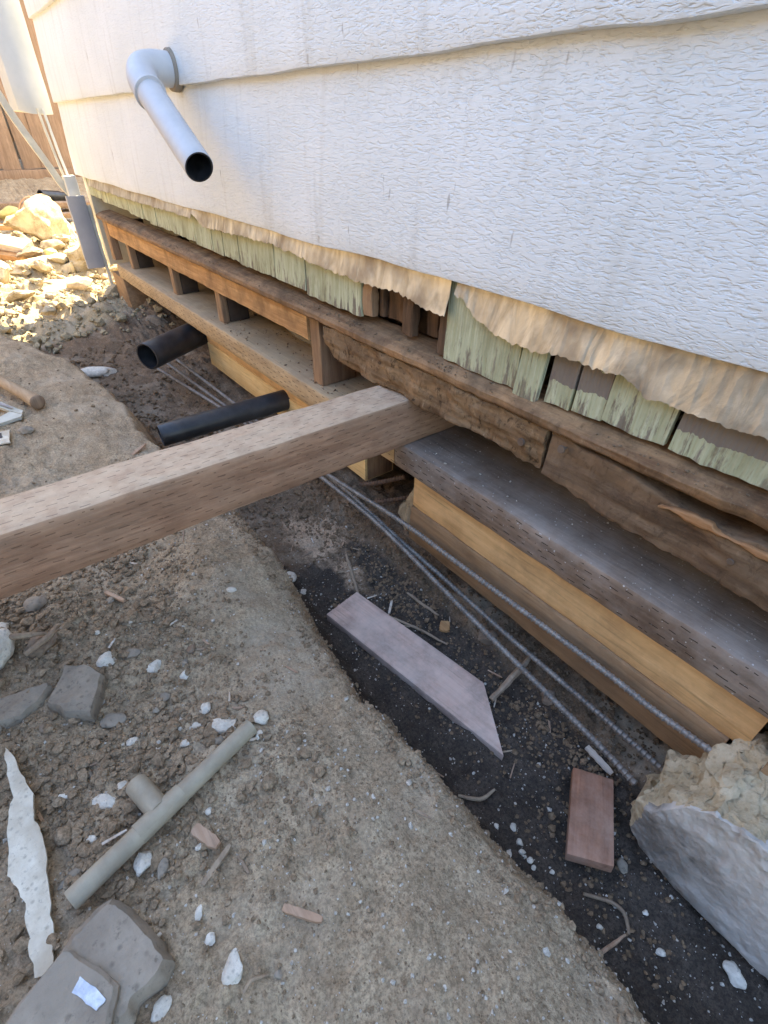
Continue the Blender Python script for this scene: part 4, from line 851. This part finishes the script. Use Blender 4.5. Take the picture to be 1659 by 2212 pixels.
rr_ = np.random.default_rng(12)
for j in range(30):
    x, yy = rr_.uniform(-4.3, -2.95), rr_.uniform(-0.62, 0.06); sz = rr_.uniform(0.05, 0.15)
    rock('rubble_piece', (x, yy, gz(x, yy) + 0.15 * sz), (sz, sz * rr_.uniform(0.6, 0.95), sz * rr_.uniform(0.4, 0.7)), rr_.uniform(0, 3), 560 + j, 'conc_tan' if j % 4 else 'conc_broken', 'loose angular concrete piece strewn among the sunlit slabs', 'rubble', 'loose concrete pieces on the sunlit slope', angular=1.7, amp=0.1, sub=3, tilt=rr_.uniform(-0.5, 0.5))
rock('plaster_lump', (-2.30, -0.295, gz(-2.30, -0.295) + 0.012), (0.18, 0.085, 0.05), 0.95, 540, 'conc_white', 'white plaster lump at the foot of the far bank', 'plaster lump', angular=0.2, sub=3)
rock('foam_lump', (-4.9, -0.17, 0.16), (0.14, 0.19, 0.10), 0.3, 541, 'foam', 'yellow foam lump on the ground before the fence', 'foam lump', angular=0.3)
rock('foam_lump', (-3.9, -0.12, 0.04), (0.07, 0.08, 0.08), 0.3, 542, 'foam', 'yellow foam crumb wedged between concrete slabs', 'foam lump', angular=0.3)
def scrap(name, p, q, w, th, mat, label, roll=0.0):
    p = np.array(p); q = np.array(q); d = q - p; L = np.linalg.norm(d)
    me_o = board(name, (-L / 2, L / 2), (-w / 2, w / 2), (-th / 2, th / 2), mat, None, 'x', n=8, amp=0.0015)
    me_o.location = (p + q) / 2; me_o.rotation_euler = (roll, -math.asin(d[2] / L), math.atan2(d[1], d[0])); return tag(me_o, label, 'board')
scrap('board_scrap', (-4.35, -0.62, 0.17), (-3.95, -0.22, 0.075), 0.10, 0.045, 'lumber_white', 'sunlit white scrap board poking in from the left edge', 0.3)
scrap('board_scrap', (-4.30, -0.62, 0.09), (-3.92, -0.25, 0.03), 0.10, 0.04, 'rail', 'orange-brown board under the white scrap board', 0.2)
scrap('board_scrap', (-5.35, -0.75, 0.19), (-5.05, 0.45, 0.17), 0.12, 0.04, 'lumber_far', 'long weathered plank lying in front of the fence')
scrap('board_scrap', (-5.0, -0.70, 0.14), (-4.85, 0.30, 0.13), 0.10, 0.03, 'lumber_far', 'second weathered plank, nearer than the long one')
scrap('board_scrap', (-4.75, -0.55, 0.12), (-4.55, 0.02, 0.10), 0.08, 0.03, 'rail', 'short brown plank behind the tallest concrete slab')
ep = empty('pipe_offcut', (-5.3, 0.2, 0.2), 'short bent black pipe offcut on the dirt below the fence', 'pipe')
pipe('pipe_wall', (-5.20, 0.10, 0.235), (-5.28, 0.24, 0.215), 0.036, 0.005, 'abs', ep, 24, 6)
pipe('pipe_wall', (-5.28, 0.22, 0.215), (-5.33, 0.36, 0.20), 0.032, 0.005, 'abs', ep, 24, 6)
for j, pts in enumerate([[(-4.7, -0.16, 0.12), (-4.7, -0.10, 0.24), (-4.7, -0.03, 0.27), (-4.7, -0.05, 0.21)], [(-4.68, -0.14, 0.12), (-4.68, -0.11, 0.2), (-4.68, -0.06, 0.25), (-4.68, 0.01, 0.22), (-4.68, 0.02, 0.14)]]):
    tag(tube('dry_weed', pts, 0.004, 'chipwood', None, 6, 0.01), ['tall dry weed stalk curling above the rubble', 'arched dry weed stalk beside the taller one'][j], 'weed')
fence = empty('fence', (-6.0, 0.2, 0.33), 'brown vertical board fence in the far left background', 'fence')
y = -1.3; j = 0; base = None
while y < 1.5:
    if base is None:
        base = board('fence_board', (-6.02, -6.0), (y, y + 0.138), (0.36, 2.1), 'fence', fence, 'z', n=6, amp=0.0015)
    else:
        o = base.copy(); COL.objects.link(o); o.parent = fence; o.name = 'fence_board'
        o.location = base.location + Vector((0.006 * (j % 2), y + 1.3, 0.004 * ((j * 7) % 3))); o.rotation_euler = (R(0.5 * ((j * 5) % 3 - 1)), 0, 0)
    y += 0.1445; j += 1
board('kick_board', (-6.03, -5.985), (-1.4, 1.6), (0.27, 0.358), 'fence', fence, 'y', n=12, amp=0.003)
board('fence_rail', (-6.07, -6.032), (-1.4, 1.6), (1.7, 1.79), 'fence', fence, 'y', n=4, amp=0.001)
board('fence_rail', (-6.07, -6.032), (-1.4, 1.6), (0.55, 0.64), 'fence', fence, 'y', n=4, amp=0.001)

nb = empty('sky_blocker_house', (-8.5, -1.0, 0.4), 'unseen house block added beyond the board fence to cut low sky', 'house')  # out-of-view house, added to block bright low sky at the left
board('wall', (-10.0, -7.3), (-6.0, 3.0), (0.3, 3.3), 'blocker_grey', nb, 'y', n=3, amp=0)
V, F = loft([np.array([(-10.4, y_, 3.305), (-8.65, y_, 3.7), (-6.9, y_, 3.305), (-6.9, y_, 3.38), (-8.65, y_, 3.8), (-10.4, y_, 3.38)]) for y_ in (-6.4, 3.4)]); mk('roof', V, F, 'trim_grey', nb)
side = empty('fence', (-0.5, -2.3, 0.0), 'unseen fence added opposite the white siding to shape the light', 'fence')  # out-of-view fence, added so light stays overhead and warm only from the left
y = -5.9; j = 0; base2 = None
while y < 3.4:
    if base2 is None: base2 = board('fence_board', (y, y + 0.178), (-2.32, -2.30), (0.02, 1.95), 'blocker_grey', side, 'z', n=3, amp=0.0015)
    else:
        o = base2.copy(); COL.objects.link(o); o.parent = side; o.name = 'fence_board'; o.location = base2.location + Vector((y + 5.9, 0.005 * (j % 2), 0))
    y += 0.184; j += 1
board('fence_rail', (-5.9, 3.4), (-2.36, -2.322), (1.5, 1.59), 'blocker_grey', side, 'x', n=4, amp=0.001)

# ---------------------------------------------------------------- loose soil that nobody could count
def scatter(name, mat, pts, size, label, cat, seed, sub=1, flat=0.7, sink=0.2, angular=0.85, zfix=None):
    rng = np.random.default_rng(seed); var = [rock_shape(seed * 31 + k, sub, angular, 0.42)[0] for k in range(10)]; F0 = ICO[sub][1]
    pts = np.asarray(pts); n = len(pts); z = ground_z(pts[:, 0], pts[:, 1]) if zfix is None else zfix(pts[:, 0], pts[:, 1]); nv = len(var[0])
    V = np.empty((n, nv, 3)); vi = rng.integers(0, 10, n); ang = rng.uniform(0, 6.28, n); asp = rng.uniform(0.65, 1.0, (n, 1))
    for k in range(n):
        q = var[vi[k]] * [1, asp[k, 0], flat] * size[k] / 2; V[k] = rotz(q, ang[k])
    V += np.stack([pts[:, 0], pts[:, 1], z + size * flat * (0.5 - sink)], -1)[:, None, :]
    F = (F0[None] + (np.arange(n) * nv)[:, None, None]).reshape(-1, 3); V = V.reshape(-1, 3)
    me = bpy.data.meshes.new(name); me.vertices.add(len(V)); me.vertices.foreach_set('co', V.ravel())
    me.loops.add(F.size); me.loops.foreach_set('vertex_index', F.ravel().astype(np.int32)); me.polygons.add(len(F)); me.polygons.foreach_set('loop_start', (np.arange(len(F)) * 3).astype(np.int32)); me.update(calc_edges=True)
    me.polygons.foreach_set('use_smooth', [sub > 1] * len(F))
    if sub > 1: me.set_sharp_from_angle(angle=R(28))
    me.materials.append(MT[mat])
    o = bpy.data.objects.new(name, me); COL.objects.link(o); return tag(o, label, cat, None, 'stuff')
def sample(n, xr, yr, w, seed):
    rng = np.random.default_rng(seed); out = []
    while len(out) < n:
        x = rng.uniform(*xr, 4000); y = rng.uniform(*yr, 4000); k = rng.uniform(0, 1, 4000) < w(x, y); out += list(zip(x[k], y[k]))
    return np.array(out[:n])
rg = np.random.default_rng(9)
patch = lambda x, y: 0.35 + 0.65 * sstep(-0.15, 0.35, fbm(P3(x, y), 9, 3, 77))
wA = lambda x, y: sstep(-0.37, -0.58, y + 0.10 * sstep(-0.35, -0.75, x) * 0 - 0.0) * sstep(-0.12, -0.42, x) * patch(x, y)
pA = sample(9000, (-1.0, -0.1), (-0.88, -0.40), wA, 1); scatter('soil_clods', 'clod', pA, np.clip(rg.lognormal(-5.35, 0.5, 9000), 0.0022, 0.020), 'loose grey-brown soil clods covering the bank at lower left', 'soil', 3)
pA2 = sample(300, (-1.0, -0.3), (-0.85, -0.50), wA, 2); scatter('soil_clods', 'clod', pA2, rg.uniform(0.013, 0.024, 300), 'larger soil clods mixed into the loose dirt at lower left', 'soil', 4, 2, 0.55, 0.25, 1.7)
wB = lambda x, y: (0.25 + 0.75 * sstep(-0.13, -0.03, y)) * patch(x, y)
pB = sample(3600, (-1.05, 0.12), (-0.22, 0.06), wB, 3); scatter('soil_crumbs', 'clod_brown', pB, np.clip(rg.lognormal(-5.2, 0.4, 3600), 0.0025, 0.014), 'brown soil crumbs under the reinforcing bars', 'soil', 5)
pC = sample(1500, (-2.5, -1.0), (-0.36, 0.05), lambda x, y: (y > np.interp(x, EX, EY) + 0.05) * patch(x, y), 4); scatter('soil_crumbs', 'clod_brown', pC, np.clip(rg.lognormal(-4.7, 0.5, 1500), 0.004, 0.03), 'brown soil crumbs on the far trench floor', 'soil', 6)
pD = sample(1500, (-4.6, -2.55), (-0.75, 0.2), lambda x, y: patch(x, y), 5); scatter('rubble_bits', 'clod_pale', pD, np.clip(rg.lognormal(-3.9, 0.55, 1500), 0.008, 0.06), 'pale rubble bits strewn over the sunlit slope', 'rubble', 7, 2)
pE = sample(3600, (-1.0, 0.2), (-0.88, 0.0), lambda x, y: 0.2 + 0.8 * patch(x, y), 6); scatter('mortar_chips', 'chips', pE, np.clip(rg.lognormal(-6.05, 0.5, 3600), 0.0012, 0.009), 'tiny white mortar chips sprinkled over the soil', 'mortar chips', 8)
pG = sample(7000, (-0.95, 0.12), (-0.80, -0.30), lambda x, y: (y < np.interp(x, EX, EY) - 0.004) * (0.25 + 0.75 * patch(x, y)), 16); scatter('soil_grains', 'clod', pG, np.clip(rg.lognormal(-6.25, 0.45, 7000), 0.001, 0.006), 'fine soil grains dusting the compacted bank', 'soil', 12)
pH = sample(1500, (-1.0, 0.15), (-0.36, -0.28), lambda x, y: np.abs(y - np.interp(x, EX, EY) - 0.01) < 0.035, 17); scatter('soil_crumbs', 'clod', pH, np.clip(rg.lognormal(-5.5, 0.5, 1500), 0.0015, 0.012), 'loose crumbs along the slumping bank edge', 'soil', 13)
pF = sample(420, (-2.4, -0.8), (-0.85, -0.36), lambda x, y: (y < np.interp(x, EX, EY) - 0.02) * patch(x, y), 7); scatter('soil_clods', 'clod', pF, np.clip(rg.lognormal(-5.5, 0.5, 420), 0.0022, 0.014), 'small clods on the bank beyond the jacking beam', 'soil', 9)

pI = sample(420, (-1.75, -0.78), (0.012, 0.175), lambda x, y: patch(x, y), 21); scatter('sawdust_crumbs', 'clod_brown', pI, np.clip(rg.lognormal(-5.9, 0.5, 420), 0.0015, 0.008), 'brown crumbs and sawdust lying on the tan sill plate', 'crumbs', 14, zfix=lambda x, y: 0.1505 + 0 * x)
pJ = sample(260, (-0.66, 0.12), (0.012, 0.175), lambda x, y: patch(x, y), 22); scatter('plaster_flecks', 'chips', pJ, np.clip(rg.lognormal(-6.4, 0.5, 260), 0.001, 0.006), 'pale plaster flecks lying on the dark sill plate', 'flecks', 15, zfix=lambda x, y: 0.1505 + 0 * x)
pK = sample(520, (-2.8, 0.15), (-0.003, 0.016), lambda x, y: patch(x, y), 23); scatter('ledge_crumbs', 'clod_brown', pK, np.clip(rg.lognormal(-6.0, 0.5, 520), 0.0012, 0.006), 'dark rotten crumbs lying along the ledge under the shingles', 'crumbs', 16, zfix=lambda x, y: 0.3385 + 0.45 * (y + 0.003))
